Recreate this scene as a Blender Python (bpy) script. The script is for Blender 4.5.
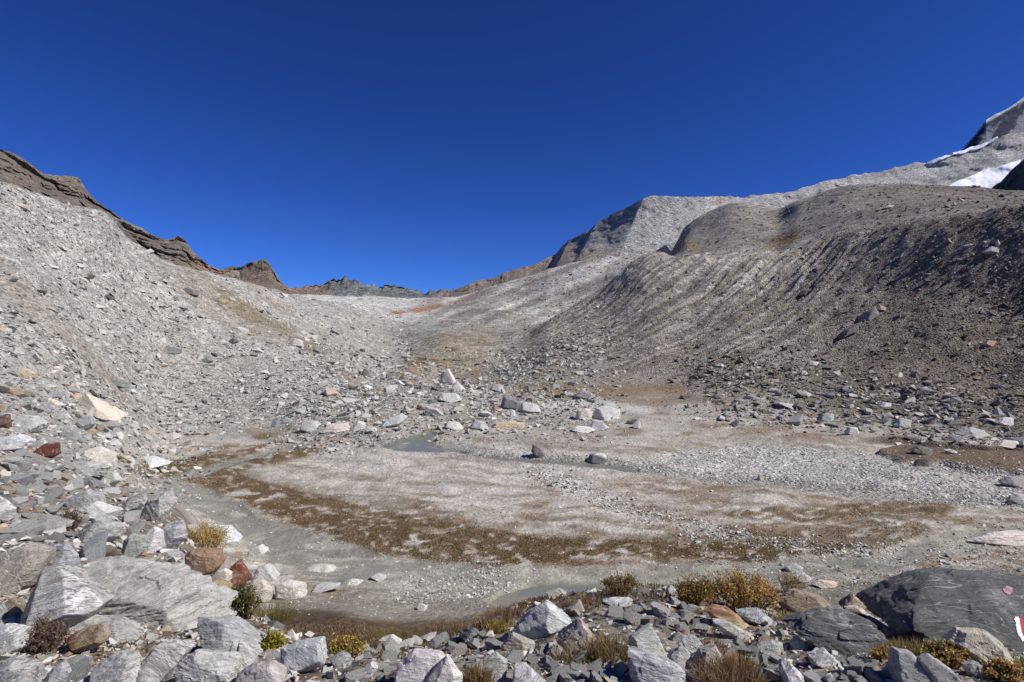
import bpy, bmesh, math, random
import numpy as np
from mathutils import Vector, Matrix
from mathutils.bvhtree import BVHTree

random.seed(7)
RNG = np.random.default_rng(7)
for o in list(bpy.data.objects):
    bpy.data.objects.remove(o)
scene = bpy.context.scene
COL = scene.collection

# ------------------------------------------------------------------ camera
F = 569.0            # focal length in pixels of a 1024 wide picture (20 mm on 36 mm)
CX, CY = 512.0, 341.0
cam_d = bpy.data.cameras.new('camera')
cam_d.lens = 20.0
cam_d.sensor_width = 36.0
cam_d.clip_start = 0.05
cam_d.clip_end = 20000
cam = bpy.data.objects.new('camera', cam_d)
cam.location = (0, 0, 0)
cam.rotation_euler = (math.radians(90), 0, 0)
COL.objects.link(cam)
scene.camera = cam

# ------------------------------------------------------------------ sky, sun, exposure
SUN_AZ, SUN_EL = math.radians(105), math.radians(44)
w = bpy.data.worlds.new('World')
scene.world = w
w.use_nodes = True
nt = w.node_tree
nt.nodes.clear()
sky = nt.nodes.new('ShaderNodeTexSky')
sky.sky_type = 'NISHITA'
sky.sun_disc = False
sky.sun_elevation = SUN_EL
sky.sun_rotation = SUN_AZ
sky.altitude = 3500
sky.air_density = 1.0
sky.dust_density = 0.0
sky.ozone_density = 3.0
bg = nt.nodes.new('ShaderNodeBackground')
bg.inputs['Strength'].default_value = 0.058
wo = nt.nodes.new('ShaderNodeOutputWorld')
gam = nt.nodes.new('ShaderNodeGamma')            # deep, saturated high-altitude blue, the same in every direction
gam.inputs['Gamma'].default_value = 1.32
tint = nt.nodes.new('ShaderNodeMix'); tint.data_type = 'RGBA'; tint.blend_type = 'MULTIPLY'
tint.inputs[0].default_value = 1.0
tint.inputs[7].default_value = (0.285, 0.505, 1.0, 1)
nt.links.new(sky.outputs['Color'], gam.inputs['Color'])
nt.links.new(gam.outputs['Color'], tint.inputs[6])
nt.links.new(tint.outputs[2], bg.inputs['Color'])
nt.links.new(bg.outputs['Background'], wo.inputs['Surface'])
sun_d = bpy.data.lights.new('sun', 'SUN')
sun_d.energy = 4.8
sun_d.angle = math.radians(0.53)
sun_d.color = (1.0, 0.95, 0.87)
sun = bpy.data.objects.new('sun', sun_d)
sdir = Vector((math.cos(SUN_EL) * math.sin(SUN_AZ), math.cos(SUN_EL) * math.cos(SUN_AZ), math.sin(SUN_EL)))
sun.rotation_euler = sdir.to_track_quat('Z', 'Y').to_euler()
sun.location = sdir * 300
COL.objects.link(sun)
scene.view_settings.view_transform = 'Standard'
scene.view_settings.look = 'None'
scene.view_settings.exposure = 0.14
scene.view_settings.gamma = 1.0
scene.view_settings.use_curve_mapping = False

# ------------------------------------------------------------------ noise helpers
def _hash(ix, iy, iz, seed):
    h = (ix.astype(np.int64) * 374761393 + iy.astype(np.int64) * 668265263 + iz.astype(np.int64) * 2147483647 + seed * 1274126177) & 0xffffffff
    h = ((h ^ (h >> 13)) * 1274126177) & 0xffffffff
    h = ((h ^ (h >> 16)) * 2246822519) & 0xffffffff
    return (h ^ (h >> 15)) / 4294967295.0

def noise(p, seed=0):
    """value noise in -1..1, p is (n,3)"""
    i = np.floor(p)
    f = p - i
    f = f * f * f * (f * (f * 6 - 15) + 10)
    ix, iy, iz = i[:, 0], i[:, 1], i[:, 2]
    out = 0
    for dx in (0, 1):
        wx = f[:, 0] if dx else 1 - f[:, 0]
        for dy in (0, 1):
            wy = f[:, 1] if dy else 1 - f[:, 1]
            for dz in (0, 1):
                wz = f[:, 2] if dz else 1 - f[:, 2]
                out = out + wx * wy * wz * _hash(ix + dx, iy + dy, iz + dz, seed)
    return out * 2 - 1

def fbm(p, octaves=4, seed=0, gain=0.5, lac=2.03):
    a, s, out = 1.0, 0.0, 0
    for k in range(octaves):
        out = out + a * noise(p, seed + 17 * k)
        s += a
        a *= gain
        p = p * lac + 13.7
    return out / s

def ridged(p, octaves=4, seed=0):
    a, s, out = 1.0, 0.0, 0
    for k in range(octaves):
        out = out + a * (1 - 2 * np.abs(noise(p, seed + 31 * k)))
        s += a
        a *= 0.5
        p = p * 2.07 + 5.1
    return out / s

def sstep(a, b, x):
    t = np.clip((x - a) / (b - a), 0, 1)
    return t * t * (3 - 2 * t)

def pchip(xk, yk, x):
    """monotone cubic; yk may be (k,m)"""
    xk = np.asarray(xk, float); yk = np.asarray(yk, float)
    if yk.ndim == 1:
        yk = yk[:, None]
    h = np.diff(xk)[:, None]
    d = np.diff(yk, axis=0) / h
    m = np.zeros_like(yk)
    w1 = 2 * h[1:] + h[:-1]; w2 = h[1:] + 2 * h[:-1]
    same = (d[:-1] * d[1:]) > 0
    with np.errstate(divide='ignore', invalid='ignore'):
        hm = (w1 + w2) / (w1 / d[:-1] + w2 / d[1:])
    m[1:-1] = np.where(same, hm, 0)
    m[0] = d[0]; m[-1] = d[-1]
    k = np.clip(np.searchsorted(xk, x) - 1, 0, len(xk) - 2)
    t = ((x - xk[k]) / (xk[k + 1] - xk[k]))[:, None]
    hh = h[k]
    r = ((1 + 2 * t) * (1 - t) ** 2) * yk[k] + t * (1 - t) ** 2 * hh * m[k] + t * t * (3 - 2 * t) * yk[k + 1] + t * t * (t - 1) * hh * m[k + 1]
    return r

def poly_sd(px, py, poly):
    """signed distance to polygon, positive inside"""
    poly = np.asarray(poly, float)
    d2 = np.full(px.shape, 1e18)
    ins = np.zeros(px.shape, bool)
    n = len(poly)
    for i in range(n):
        ax, ay = poly[i]; bx, by = poly[(i + 1) % n]
        ex, ey = bx - ax, by - ay
        t = np.clip(((px - ax) * ex + (py - ay) * ey) / (ex * ex + ey * ey + 1e-9), 0, 1)
        d2 = np.minimum(d2, (px - ax - t * ex) ** 2 + (py - ay - t * ey) ** 2)
        c = ((ay > py) != (by > py)) & (px < (bx - ax) * (py - ay) / (by - ay + 1e-12) + ax)
        ins ^= c
    d = np.sqrt(d2)
    return np.where(ins, d, -d)

def line_d(px, py, pts):
    """distance to polyline"""
    d2 = np.full(px.shape, 1e18)
    for (ax, ay), (bx, by) in zip(pts[:-1], pts[1:]):
        ex, ey = bx - ax, by - ay
        t = np.clip(((px - ax) * ex + (py - ay) * ey) / (ex * ex + ey * ey + 1e-9), 0, 1)
        d2 = np.minimum(d2, (px - ax - t * ex) ** 2 + (py - ay - t * ey) ** 2)
    return np.sqrt(d2)

# ------------------------------------------------------------------ mesh helpers
def mesh_np(name, V, T, col=None, smooth=False):
    """mesh from numpy verts and triangles or quads (T is (n,3) or (n,4))"""
    V = np.ascontiguousarray(V, np.float32); T = np.ascontiguousarray(T, np.int32)
    k = T.shape[1]
    me = bpy.data.meshes.new(name)
    me.vertices.add(len(V)); me.vertices.foreach_set('co', V.ravel())
    me.loops.add(T.size); me.loops.foreach_set('vertex_index', T.ravel())
    me.polygons.add(len(T))
    me.polygons.foreach_set('loop_start', np.arange(0, T.size, k, dtype=np.int32))
    me.polygons.foreach_set('use_smooth', np.full(len(T), smooth, dtype=bool))
    me.update(calc_edges=True)
    if col is not None:
        set_col(me, col)
    return me

def set_col(me, col, name='col'):
    a = me.attributes.new(name, 'FLOAT_COLOR', 'POINT')
    c = np.ones((len(me.vertices), 4), np.float32)
    c[:, :3] = col
    a.data.foreach_set('color', c.ravel())

def link(name, me, mat=None, parent=None, loc=None, **props):
    o = bpy.data.objects.new(name, me)
    COL.objects.link(o)
    if mat is not None and me is not None and not me.materials:
        me.materials.append(mat)
    if parent is not None:
        o.parent = parent
    if loc is not None:
        o.location = loc
    for k, v in props.items():
        o[k] = v
    return o

# ------------------------------------------------------------------ materials
def new_mat(name):
    m = bpy.data.materials.new(name)
    m.use_nodes = True
    t = m.node_tree
    t.nodes.clear()
    out = t.nodes.new('ShaderNodeOutputMaterial')
    b = t.nodes.new('ShaderNodeBsdfPrincipled')
    t.links.new(b.outputs[0], out.inputs[0])
    return m, t, b

class NB:
    """small node builder"""
    def __init__(s, t): s.t = t
    def n(s, typ, **kw):
        nd = s.t.nodes.new(typ)
        for k, v in kw.items(): setattr(nd, k, v)
        return nd
    def put(s, sock, v):
        if hasattr(v, 'is_output'): s.t.links.new(v, sock)
        else: sock.default_value = v
    def noise(s, vec, scale, detail=4, rough=0.55, dist=0.0):
        nd = s.n('ShaderNodeTexNoise')
        s.put(nd.inputs['Vector'], vec); nd.inputs['Scale'].default_value = scale
        nd.inputs['Detail'].default_value = detail; nd.inputs['Roughness'].default_value = rough
        nd.inputs['Distortion'].default_value = dist
        return nd.outputs['Fac']
    def voro(s, vec, scale, feature='F1', out='Distance'):
        nd = s.n('ShaderNodeTexVoronoi', feature=feature)
        s.put(nd.inputs['Vector'], vec); nd.inputs['Scale'].default_value = scale
        return nd.outputs[out]
    def rng(s, v, a, b, c, d):
        nd = s.n('ShaderNodeMapRange')
        s.put(nd.inputs[0], v)
        for i, x in enumerate((a, b, c, d)): s.put(nd.inputs[1 + i], x)
        return nd.outputs[0]
    def math(s, op, a, b=0.0, c=0.0):
        nd = s.n('ShaderNodeMath', operation=op)
        s.put(nd.inputs[0], a); s.put(nd.inputs[1], b); s.put(nd.inputs[2], c)
        return nd.outputs[0]
    def mix(s, f, a, b, blend='MIX'):
        nd = s.n('ShaderNodeMix', data_type='RGBA', blend_type=blend)
        s.put(nd.inputs[0], f); s.put(nd.inputs[6], a); s.put(nd.inputs[7], b)
        return nd.outputs[2]
    def scale(s, vec, f):
        nd = s.n('ShaderNodeVectorMath', operation='MULTIPLY')
        s.put(nd.inputs[0], vec); s.put(nd.inputs[1], f)
        return nd.outputs[0]
    def bump(s, h, strength, dist, normal=None):
        nd = s.n('ShaderNodeBump')
        s.put(nd.inputs['Height'], h)
        nd.inputs['Strength'].default_value = strength
        nd.inputs['Distance'].default_value = dist
        if normal is not None: s.put(nd.inputs['Normal'], normal)
        return nd.outputs[0]
    def attr(s, name, out='Color'):
        nd = s.n('ShaderNodeAttribute'); nd.attribute_name = name
        return nd.outputs[out]
    def gray(s, v):
        nd = s.n('ShaderNodeCombineColor')
        for i in range(3): s.put(nd.inputs[i], v)
        return nd.outputs[0]

def rock_material():
    """schist: colour from the 'col' attribute times the object's colour, foliation bands, veins, stains"""
    m, t, b = new_mat('schist')
    N = NB(t)
    tc = N.n('ShaderNodeTexCoord')
    oi = N.n('ShaderNodeObjectInfo')
    rot = N.n('ShaderNodeVectorRotate', rotation_type='EULER_XYZ')
    comb = N.n('ShaderNodeCombineXYZ')
    N.put(comb.inputs[0], N.math('MULTIPLY', oi.outputs['Random'], 1.5))
    N.put(comb.inputs[1], N.math('SUBTRACT', N.math('MULTIPLY', N.math('FRACT', N.math('MULTIPLY', oi.outputs['Random'], 7.3)), 1.4), 0.5))
    N.put(comb.inputs[2], N.math('MULTIPLY', oi.outputs['Random'], 40.0))
    N.put(rot.inputs['Vector'], tc.outputs['Object']); N.put(rot.inputs['Rotation'], comb.outputs[0])
    v = rot.outputs[0]
    vs = N.scale(v, (1.0, 1.3, 4.0))
    band = N.noise(vs, 3.0, 8, 0.68, 1.1)
    fine = N.noise(N.scale(v, (1, 1.1, 2.2)), 13.0, 6, 0.7, 0.5)
    blot = N.noise(v, 3.5, 5, 0.6, 0.5)
    grain = N.noise(v, 60.0, 3, 0.7)
    c0 = N.mix(1.0, N.attr('col'), oi.outputs['Color'], 'MULTIPLY')
    c1 = N.mix(1.0, c0, N.gray(N.rng(band, 0.3, 0.7, 0.8, 1.16)), 'MULTIPLY')
    c2 = N.mix(1.0, c1, N.gray(N.rng(fine, 0.3, 0.72, 0.8, 1.18)), 'MULTIPLY')
    c3 = N.mix(1.0, c2, N.gray(N.rng(grain, 0.3, 0.7, 0.9, 1.1)), 'MULTIPLY')
    # pale dust / lichen-washed areas and rusty stains
    pale = N.mix(0.5, c3, (0.56, 0.56, 0.54, 1))
    c4 = N.mix(N.rng(blot, 0.52, 0.68, 0.0, 0.65), c3, pale)
    st = N.noise(N.scale(v, (1, 1, 2.0)), 2.1, 5, 0.65, 0.8)
    c5 = N.mix(N.rng(st, 0.63, 0.78, 0.0, 0.5), c4, (0.28, 0.17, 0.085, 1))
    vein = N.math('ABSOLUTE', N.math('SUBTRACT', N.noise(vs, 1.7, 3, 0.5, 0.8), 0.47))
    c6 = N.mix(N.rng(vein, 0.0, 0.009, 0.5, 0.0), c5, (0.62, 0.6, 0.57, 1))
    lich = N.noise(v, 22.0, 4, 0.7)
    c6 = N.mix(N.rng(lich, 0.62, 0.7, 0.0, 0.45), c6, (0.075, 0.075, 0.07, 1))
    patch = N.noise(v, 6.0, 6, 0.7, 1.0)
    c6 = N.mix(1.0, c6, N.gray(N.rng(patch, 0.3, 0.7, 0.82, 1.26)), 'MULTIPLY')
    fol = N.noise(N.scale(v, (1.0, 1.2, 7.0)), 4.0, 7, 0.68, 0.5)
    crack = N.rng(N.math('ABSOLUTE', N.math('SUBTRACT', fol, 0.46)), 0.0, 0.022, 1.0, 0.0)
    crack = N.math('MULTIPLY', crack, N.rng(blot, 0.4, 0.55, 0.15, 1.0))
    vary = N.math('FRACT', N.math('MULTIPLY', oi.outputs['Random'], 13.7))
    crack = N.math('MULTIPLY', crack, N.rng(vary, 0.0, 1.0, 0.05, 1.0))
    c6 = N.mix(N.math('MULTIPLY', crack, 0.45), c6, (0.07, 0.068, 0.06, 1))
    N.put(b.inputs['Base Color'], c6)
    N.put(b.inputs['Roughness'], N.rng(fine, 0.3, 0.7, 0.72, 0.92))
    b.inputs['Specular IOR Level'].default_value = 0.32
    h = N.math('ADD', N.math('MULTIPLY', band, 1.0), N.math('ADD', N.math('MULTIPLY', fine, 0.55), N.math('MULTIPLY', grain, 0.08)))
    h = N.math('ADD', N.math('ADD', h, N.math('MULTIPLY', crack, -0.45)), N.math('ADD', N.math('MULTIPLY', patch, 0.9), N.math('MULTIPLY', fol, 0.8)))
    N.put(b.inputs['Normal'], N.bump(h, 0.9, 0.03))
    return m

def stone_material():
    """small stones of a scatter: colour per stone from the 'col' attribute"""
    m, t, b = new_mat('loose_stones')
    N = NB(t)
    tc = N.n('ShaderNodeTexCoord')
    n1 = N.noise(N.scale(tc.outputs['Object'], (1, 1, 2.5)), 9.0, 4, 0.65)
    N.put(b.inputs['Base Color'], N.mix(1.0, N.attr('col'), N.gray(N.rng(n1, 0.3, 0.7, 0.75, 1.2)), 'MULTIPLY'))
    b.inputs['Roughness'].default_value = 0.85
    b.inputs['Specular IOR Level'].default_value = 0.3
    N.put(b.inputs['Normal'], N.bump(n1, 0.6, 0.03))
    return m

def terrain_material():
    m, t, b = new_mat('terrain')
    N = NB(t)
    tc = N.n('ShaderNodeTexCoord')
    v = tc.outputs['Object']
    rocky = N.attr('rocky', 'Fac')
    wet = N.attr('wet', 'Fac')
    big = N.noise(v, 0.22, 6, 0.6)
    mid = N.noise(v, 1.6, 6, 0.65)
    fin = N.noise(v, 9.0, 5, 0.7)
    cells = N.voro(v, 5.5, 'F1', 'Color')
    cells2 = N.voro(v, 2.1, 'F1', 'Color')
    sep = N.n('ShaderNodeSeparateColor'); N.put(sep.inputs[0], cells)
    sep2 = N.n('ShaderNodeSeparateColor'); N.put(sep2.inputs[0], cells2)
    c = N.mix(1.0, N.attr('col'), N.gray(N.rng(big, 0.3, 0.7, 0.85, 1.14)), 'MULTIPLY')
    c = N.mix(1.0, c, N.gray(N.rng(mid, 0.28, 0.72, 0.78, 1.2)), 'MULTIPLY')
    c = N.mix(1.0, c, N.gray(N.rng(fin, 0.28, 0.72, 0.75, 1.22)), 'MULTIPLY')
    rc = N.mix(1.0, c, N.gray(N.rng(sep.outputs[0], 0.0, 1.0, 0.55, 1.4)), 'MULTIPLY')
    rc = N.mix(1.0, rc, N.gray(N.rng(sep2.outputs[1], 0.0, 1.0, 0.75, 1.22)), 'MULTIPLY')
    c = N.mix(rocky, c, rc)
    farm = N.attr('far', 'Fac')
    f1 = N.noise(v, 0.07, 8, 0.7, 0.6); f2 = N.noise(N.scale(v, (1, 1, 2.5)), 0.45, 6, 0.75)
    f3 = N.voro(v, 0.9, 'F1', 'Color')
    sep3 = N.n('ShaderNodeSeparateColor'); N.put(sep3.inputs[0], f3)
    fc = N.mix(1.0, c, N.gray(N.rng(f1, 0.32, 0.68, 0.72, 1.36)), 'MULTIPLY')
    fc = N.mix(1.0, fc, N.gray(N.rng(f2, 0.3, 0.7, 0.72, 1.4)), 'MULTIPLY')
    fc = N.mix(1.0, fc, N.gray(N.rng(sep3.outputs[0], 0, 1, 0.75, 1.32)), 'MULTIPLY')
    c = N.mix(farm, c, fc)
    N.put(b.inputs['Base Color'], c)
    N.put(b.inputs['Roughness'], N.rng(wet, 0, 1, 0.93, 0.42))
    b.inputs['Specular IOR Level'].default_value = 0.3
    d1 = N.voro(v, 5.5, 'F1', 'Distance')
    h = N.math('ADD', N.math('MULTIPLY', N.math('MULTIPLY', d1, rocky), -0.16),
               N.math('ADD', N.math('MULTIPLY', fin, 0.05), N.math('MULTIPLY', mid, 0.12)))
    h = N.math('ADD', h, N.math('MULTIPLY', farm, N.math('ADD', N.math('MULTIPLY', f2, 0.6), N.math('MULTIPLY', f1, 1.8))))
    hw = N.math('MULTIPLY', h, N.rng(wet, 0, 1, 1.0, 0.12))
    N.put(b.inputs['Normal'], N.bump(hw, 1.0, 1.0))
    return m

def mountain_material():
    m, t, b = new_mat('mountain_rock')
    N = NB(t)
    tc = N.n('ShaderNodeTexCoord')
    v = tc.outputs['Object']
    vs = N.scale(v, (1, 1, 3.0))
    a = N.noise(v, 0.03, 8, 0.65)
    bnd = N.noise(vs, 0.09, 8, 0.68, 0.8)
    f = N.noise(v, 0.5, 6, 0.7)
    c = N.mix(1.0, N.attr('col'), N.gray(N.rng(a, 0.3, 0.7, 0.75, 1.2)), 'MULTIPLY')
    c = N.mix(1.0, c, N.gray(N.rng(bnd, 0.3, 0.7, 0.65, 1.3)), 'MULTIPLY')
    c = N.mix(1.0, c, N.gray(N.rng(f, 0.3, 0.7, 0.62, 1.36)), 'MULTIPLY')
    vr = N.n('ShaderNodeVectorRotate', rotation_type='EULER_XYZ'); N.put(vr.inputs['Vector'], v); vr.inputs['Rotation'].default_value = (0.35, 0.5, 0)
    lay = N.noise(N.scale(vr.outputs[0], (1, 1, 4.5)), 0.11, 9, 0.72, 0.7)
    c = N.mix(1.0, c, N.gray(N.rng(lay, 0.32, 0.68, 0.55, 1.45)), 'MULTIPLY')
    N.put(b.inputs['Base Color'], c)
    b.inputs['Roughness'].default_value = 0.9
    b.inputs['Specular IOR Level'].default_value = 0.2
    h = N.math('ADD', N.math('MULTIPLY', lay, 4.0), N.math('ADD', N.math('MULTIPLY', bnd, 5.0), N.math('MULTIPLY', f, 2.4)))
    N.put(b.inputs['Normal'], N.bump(h, 0.9, 1.0))
    return m

def simple_mat(name, color, rough=0.8, spec=0.3, bump=0.0, bscale=30, var=0.15, bdist=0.01):
    m, t, b = new_mat(name)
    N = NB(t)
    tc = N.n('ShaderNodeTexCoord')
    n1 = N.noise(tc.outputs['Object'], bscale, 4, 0.6)
    N.put(b.inputs['Base Color'], N.mix(1.0, (*color, 1), N.gray(N.rng(n1, 0.3, 0.7, 1 - var, 1 + var)), 'MULTIPLY'))
    b.inputs['Roughness'].default_value = rough
    b.inputs['Specular IOR Level'].default_value = spec
    if bump:
        N.put(b.inputs['Normal'], N.bump(n1, bump, bdist))
    return m

def leaf_material(name):
    m, t, b = new_mat(name)
    N = NB(t)
    N.put(b.inputs['Base Color'], N.attr('col'))
    b.inputs['Roughness'].default_value = 0.6
    b.inputs['Specular IOR Level'].default_value = 0.25
    tr = N.n('ShaderNodeBsdfTranslucent'); N.put(tr.inputs[0], N.attr('col'))
    mx = N.n('ShaderNodeMixShader'); mx.inputs[0].default_value = 0.42
    out = [n for n in t.nodes if n.type == 'OUTPUT_MATERIAL'][0]
    t.links.new(b.outputs[0], mx.inputs[1]); t.links.new(tr.outputs[0], mx.inputs[2])
    t.links.new(mx.outputs[0], out.inputs[0])
    return m

M_ROCK = rock_material()
M_STONE = stone_material()
M_TERRAIN = terrain_material()
M_MOUNT = mountain_material()
M_LEAF = leaf_material('leaves')
M_GRASS = leaf_material('dry_grass')
M_TWIG = simple_mat('twigs', (0.12, 0.075, 0.05), 0.85)
M_WATER = simple_mat('silty_water', (0.19, 0.195, 0.16), 0.2, 0.4, 0.12, 6, 0.1, 0.02)
M_SNOW = simple_mat('snow', (0.82, 0.83, 0.86), 0.7, 0.3, 0.4, 0.08, 0.04, 4.0)
M_WHITEP = simple_mat('white_paint', (0.78, 0.77, 0.74), 0.7, 0.3, 0.2, 60, 0.08, 0.002)
M_REDP = simple_mat('red_paint', (0.42, 0.035, 0.035), 0.7, 0.3, 0.2, 60, 0.15, 0.002)
M_PINK = simple_mat('pink_paint', (0.42, 0.25, 0.32), 0.8, 0.3, 0.2, 60, 0.25, 0.002)

# ------------------------------------------------------------------ terrain: one sheet from feature lines
# every column is a bearing; its points are the same features in the same order:
# 0-2 ground at the feet, 3 mid bank, 4 rim of the bank, 5 bank face, 6 bank foot, 7-9 plain, 10 slope foot,
# 11-12 slope, 13 crest, 14 behind the crest, 15-16 upper ground, 17 upper crest, 18 far side
NEAR = {  # (distance, height) of features 0-5, height relative to the eye
    -250: [(.5, -1.6), (1.5, -1.6), (3, -1.5), (4.5, -1.4), (6, -1.3), (9, -1.2)],
    0: [(.5, -1.6), (1.5, -1.68), (3, -1.8), (4.5, -1.95), (6.5, -2.15), (9, -2.3)],
    100: [(.5, -1.6), (1.5, -1.68), (3, -1.8), (4.6, -2.05), (6.8, -2.4), (10, -2.85)],
    170: [(.5, -1.6), (1.5, -1.68), (3, -1.8), (4.6, -2.1), (7, -2.6), (10.5, -3.3)],
    250: [(.5, -1.6), (1.5, -1.68), (3, -1.8), (4.3, -2.1), (5.4, -2.6), (9, -4.6)],
    330: [(.5, -1.6), (1.5, -1.68), (3, -1.85), (4, -2.2), (5, -2.65), (9.5, -4.75)],
    400: [(.5, -1.6), (1.5, -1.68), (3, -1.85), (3.9, -2.2), (4.9, -2.7), (9, -4.9)],
    450: [(.5, -1.6), (1.5, -1.68), (3, -1.8), (3.9, -2.2), (5, -2.62), (9, -4.9)],
    500: [(.5, -1.6), (1.5, -1.68), (3, -1.8), (3.9, -2.15), (5.2, -2.55), (9, -4.9)],
    520: [(.5, -1.6), (1.5, -1.68), (3, -1.8), (3.9, -2.15), (5.3, -2.5), (9, -4.9)],
    600: [(.5, -1.6), (1.5, -1.68), (3, -1.8), (4, -2.05), (5.5, -2.45), (9, -4.8)],
    656: [(.5, -1.6), (1.5, -1.68), (3, -1.8), (4, -2.05), (5.6, -2.45), (9, -4.8)],
    700: [(.5, -1.6), (1.5, -1.68), (3, -1.8), (4, -2.08), (5.6, -2.5), (9, -4.8)],
    735: [(.5, -1.6), (1.5, -1.68), (3, -1.8), (4, -2.1), (5.5, -2.55), (9, -4.8)],
    800: [(.5, -1.6), (1.5, -1.68), (3, -1.8), (4, -2.1), (5.4, -2.6), (9, -4.75)],
    850: [(.5, -1.6), (1.5, -1.68), (3, -1.8), (4, -2.1), (5.2, -2.6), (9, -4.7)],
    950: [(.5, -1.6), (1.5, -1.68), (3, -1.8), (4, -2.08), (5.4, -2.5), (9, -4.5)],
    1024: [(.5, -1.6), (1.5, -1.68), (3, -1.8), (4.2, -2.05), (5.6, -2.4), (9, -4.1)],
    1300: [(.5, -1.6), (1.5, -1.65), (3, -1.7), (4.4, -1.85), (6, -2.2), (8, -2.8)]}
FAR = {  # (distance, picture row) of features 6-18
    -250: [(13, 385), (16, 365), (20, 335), (25, 300), (30, 260), (36, 220), (42, 175), (50, 130), (58, 150), (80, 170), (120, 180), (170, 190), (220, 300)],
    0: [(12, 445), (15, 423), (19, 400), (24, 372), (29, 345), (37, 300), (46, 245), (57, 186), (66, 205), (90, 230), (130, 240), (180, 250), (230, 340)],
    60: [(13, 458), (17, 438), (21, 418), (26, 396), (31, 374), (41, 325), (53, 262), (66, 203), (76, 222), (105, 245), (145, 256), (195, 264), (245, 340)],
    100: [(14, 475), (18, 455), (23, 438), (28, 420), (33, 400), (45, 345), (57, 278), (70, 210), (84, 232), (110, 250), (150, 262), (200, 270), (250, 340)],
    130: [(15, 486), (21, 470), (26, 454), (31, 436), (36, 419), (47, 362), (60, 300), (76, 241), (86, 254), (112, 268), (152, 277), (200, 282), (250, 340)],
    170: [(16, 497), (24, 485), (30, 470), (35, 451), (39, 438), (50, 385), (63, 325), (80, 263), (90, 275), (115, 284), (155, 283), (200, 287), (250, 340)],
    250: [(14.5, 602), (18, 560), (24, 505), (33, 459), (42, 430), (58, 372), (76, 321), (96, 283), (108, 290), (140, 296), (190, 298), (260, 297), (330, 340)],
    330: [(13.5, 606), (17, 575), (24, 505), (33, 459), (40, 426), (60, 380), (90, 335), (130, 303), (150, 304), (200, 303), (300, 300), (450, 297), (600, 303)],
    400: [(14, 610), (17, 575), (24, 505), (34, 447), (48, 402), (70, 380), (100, 355), (130, 335), (160, 325), (220, 312), (320, 304), (480, 299), (600, 304)],
    450: [(14.5, 605), (17, 575), (24, 505), (34, 447), (52, 397), (80, 378), (105, 341), (120, 331), (150, 327), (220, 315), (320, 305), (450, 298), (600, 302)],
    500: [(14.5, 602), (17, 575), (24, 505), (34, 447), (55, 391), (80, 372), (105, 345), (130, 330), (160, 325), (230, 310), (330, 297), (450, 286), (600, 292)],
    520: [(14.5, 602), (17, 575), (24, 505), (34, 447), (57, 388), (79, 368), (100, 346), (120, 332), (145, 330), (218, 315), (328, 297), (450, 282), (600, 291)],
    550: [(14.5, 602), (17, 574), (24, 504), (34, 447), (58, 386), (76, 359), (94, 337), (110, 320), (124, 328), (210, 318), (325, 290), (450, 273), (600, 290)],
    600: [(14.5, 602), (17, 573), (24, 503), (34, 447), (58, 384), (76, 350), (94, 318), (112, 290), (126, 306), (220, 300), (330, 275), (450, 262), (600, 290)],
    656: [(14.5, 600), (17.3, 571), (24, 503), (34, 447), (54, 388), (71.5, 346), (90, 298), (110, 253), (128, 264), (218, 282), (325, 264), (450, 254), (600, 300)],
    672: [(14.5, 600), (17.3, 571), (24, 503), (34, 447), (52.7, 389), (70, 348), (87.6, 299), (107, 255), (116, 259), (140, 258), (162, 254), (184, 252), (240, 330)],
    686: [(14.5, 600), (17.3, 571), (24, 503), (34, 447), (51.5, 391), (68.6, 349), (86, 300), (104, 256), (111, 257), (125, 249), (144, 238), (160, 229), (225, 330)],
    700: [(14.5, 600), (17.3, 571), (24, 503), (34, 447), (50, 392), (67, 350), (84, 301), (101, 256), (108, 257), (120, 248), (140, 234), (158, 219), (220, 330)],
    735: [(14.5, 600), (17.3, 571), (24, 503), (34, 448), (48, 394), (63, 350), (79, 301), (95, 256), (102, 258), (115, 242), (135, 224), (155, 206), (215, 330)],
    775: [(14.5, 599), (17.4, 570), (24, 503), (33.5, 450), (46, 398), (60, 351), (75, 300), (91, 252), (98, 254), (112, 239), (132, 225), (155, 214), (210, 330)],
    800: [(14.5, 598), (17.5, 568), (24, 503), (33, 452), (44, 404), (58, 353), (72, 299), (87, 247), (94, 249), (106, 232), (125, 216), (145, 203), (205, 330)],
    850: [(14.5, 596), (17.7, 565), (24, 503), (32.5, 453), (42, 412), (54, 360), (67, 298), (81, 233), (88, 236), (100, 216), (118, 202), (138, 190), (200, 330)],
    900: [(14.5, 593), (17.8, 562), (24, 502), (31.7, 457), (39.5, 422), (50, 369), (62, 300), (75, 224), (82, 227), (95, 208), (114, 197), (134, 187), (195, 330)],
    950: [(14.5, 590), (18, 560), (24, 502), (31, 460), (37, 432), (47, 378), (57, 305), (69, 217), (75, 220), (88, 206), (108, 195), (130, 190), (190, 330)],
    1024: [(14.5, 582), (19, 548), (25, 495), (30, 464), (35, 438), (43, 392), (52, 315), (62, 207), (68, 209), (82, 202), (100, 198), (120, 196), (180, 330)],
    1300: [(12, 500), (15, 483), (19, 460), (23, 440), (27, 410), (32, 360), (38, 290), (46, 200), (52, 205), (64, 200), (80, 196), (100, 195), (150, 330)]}

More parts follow.
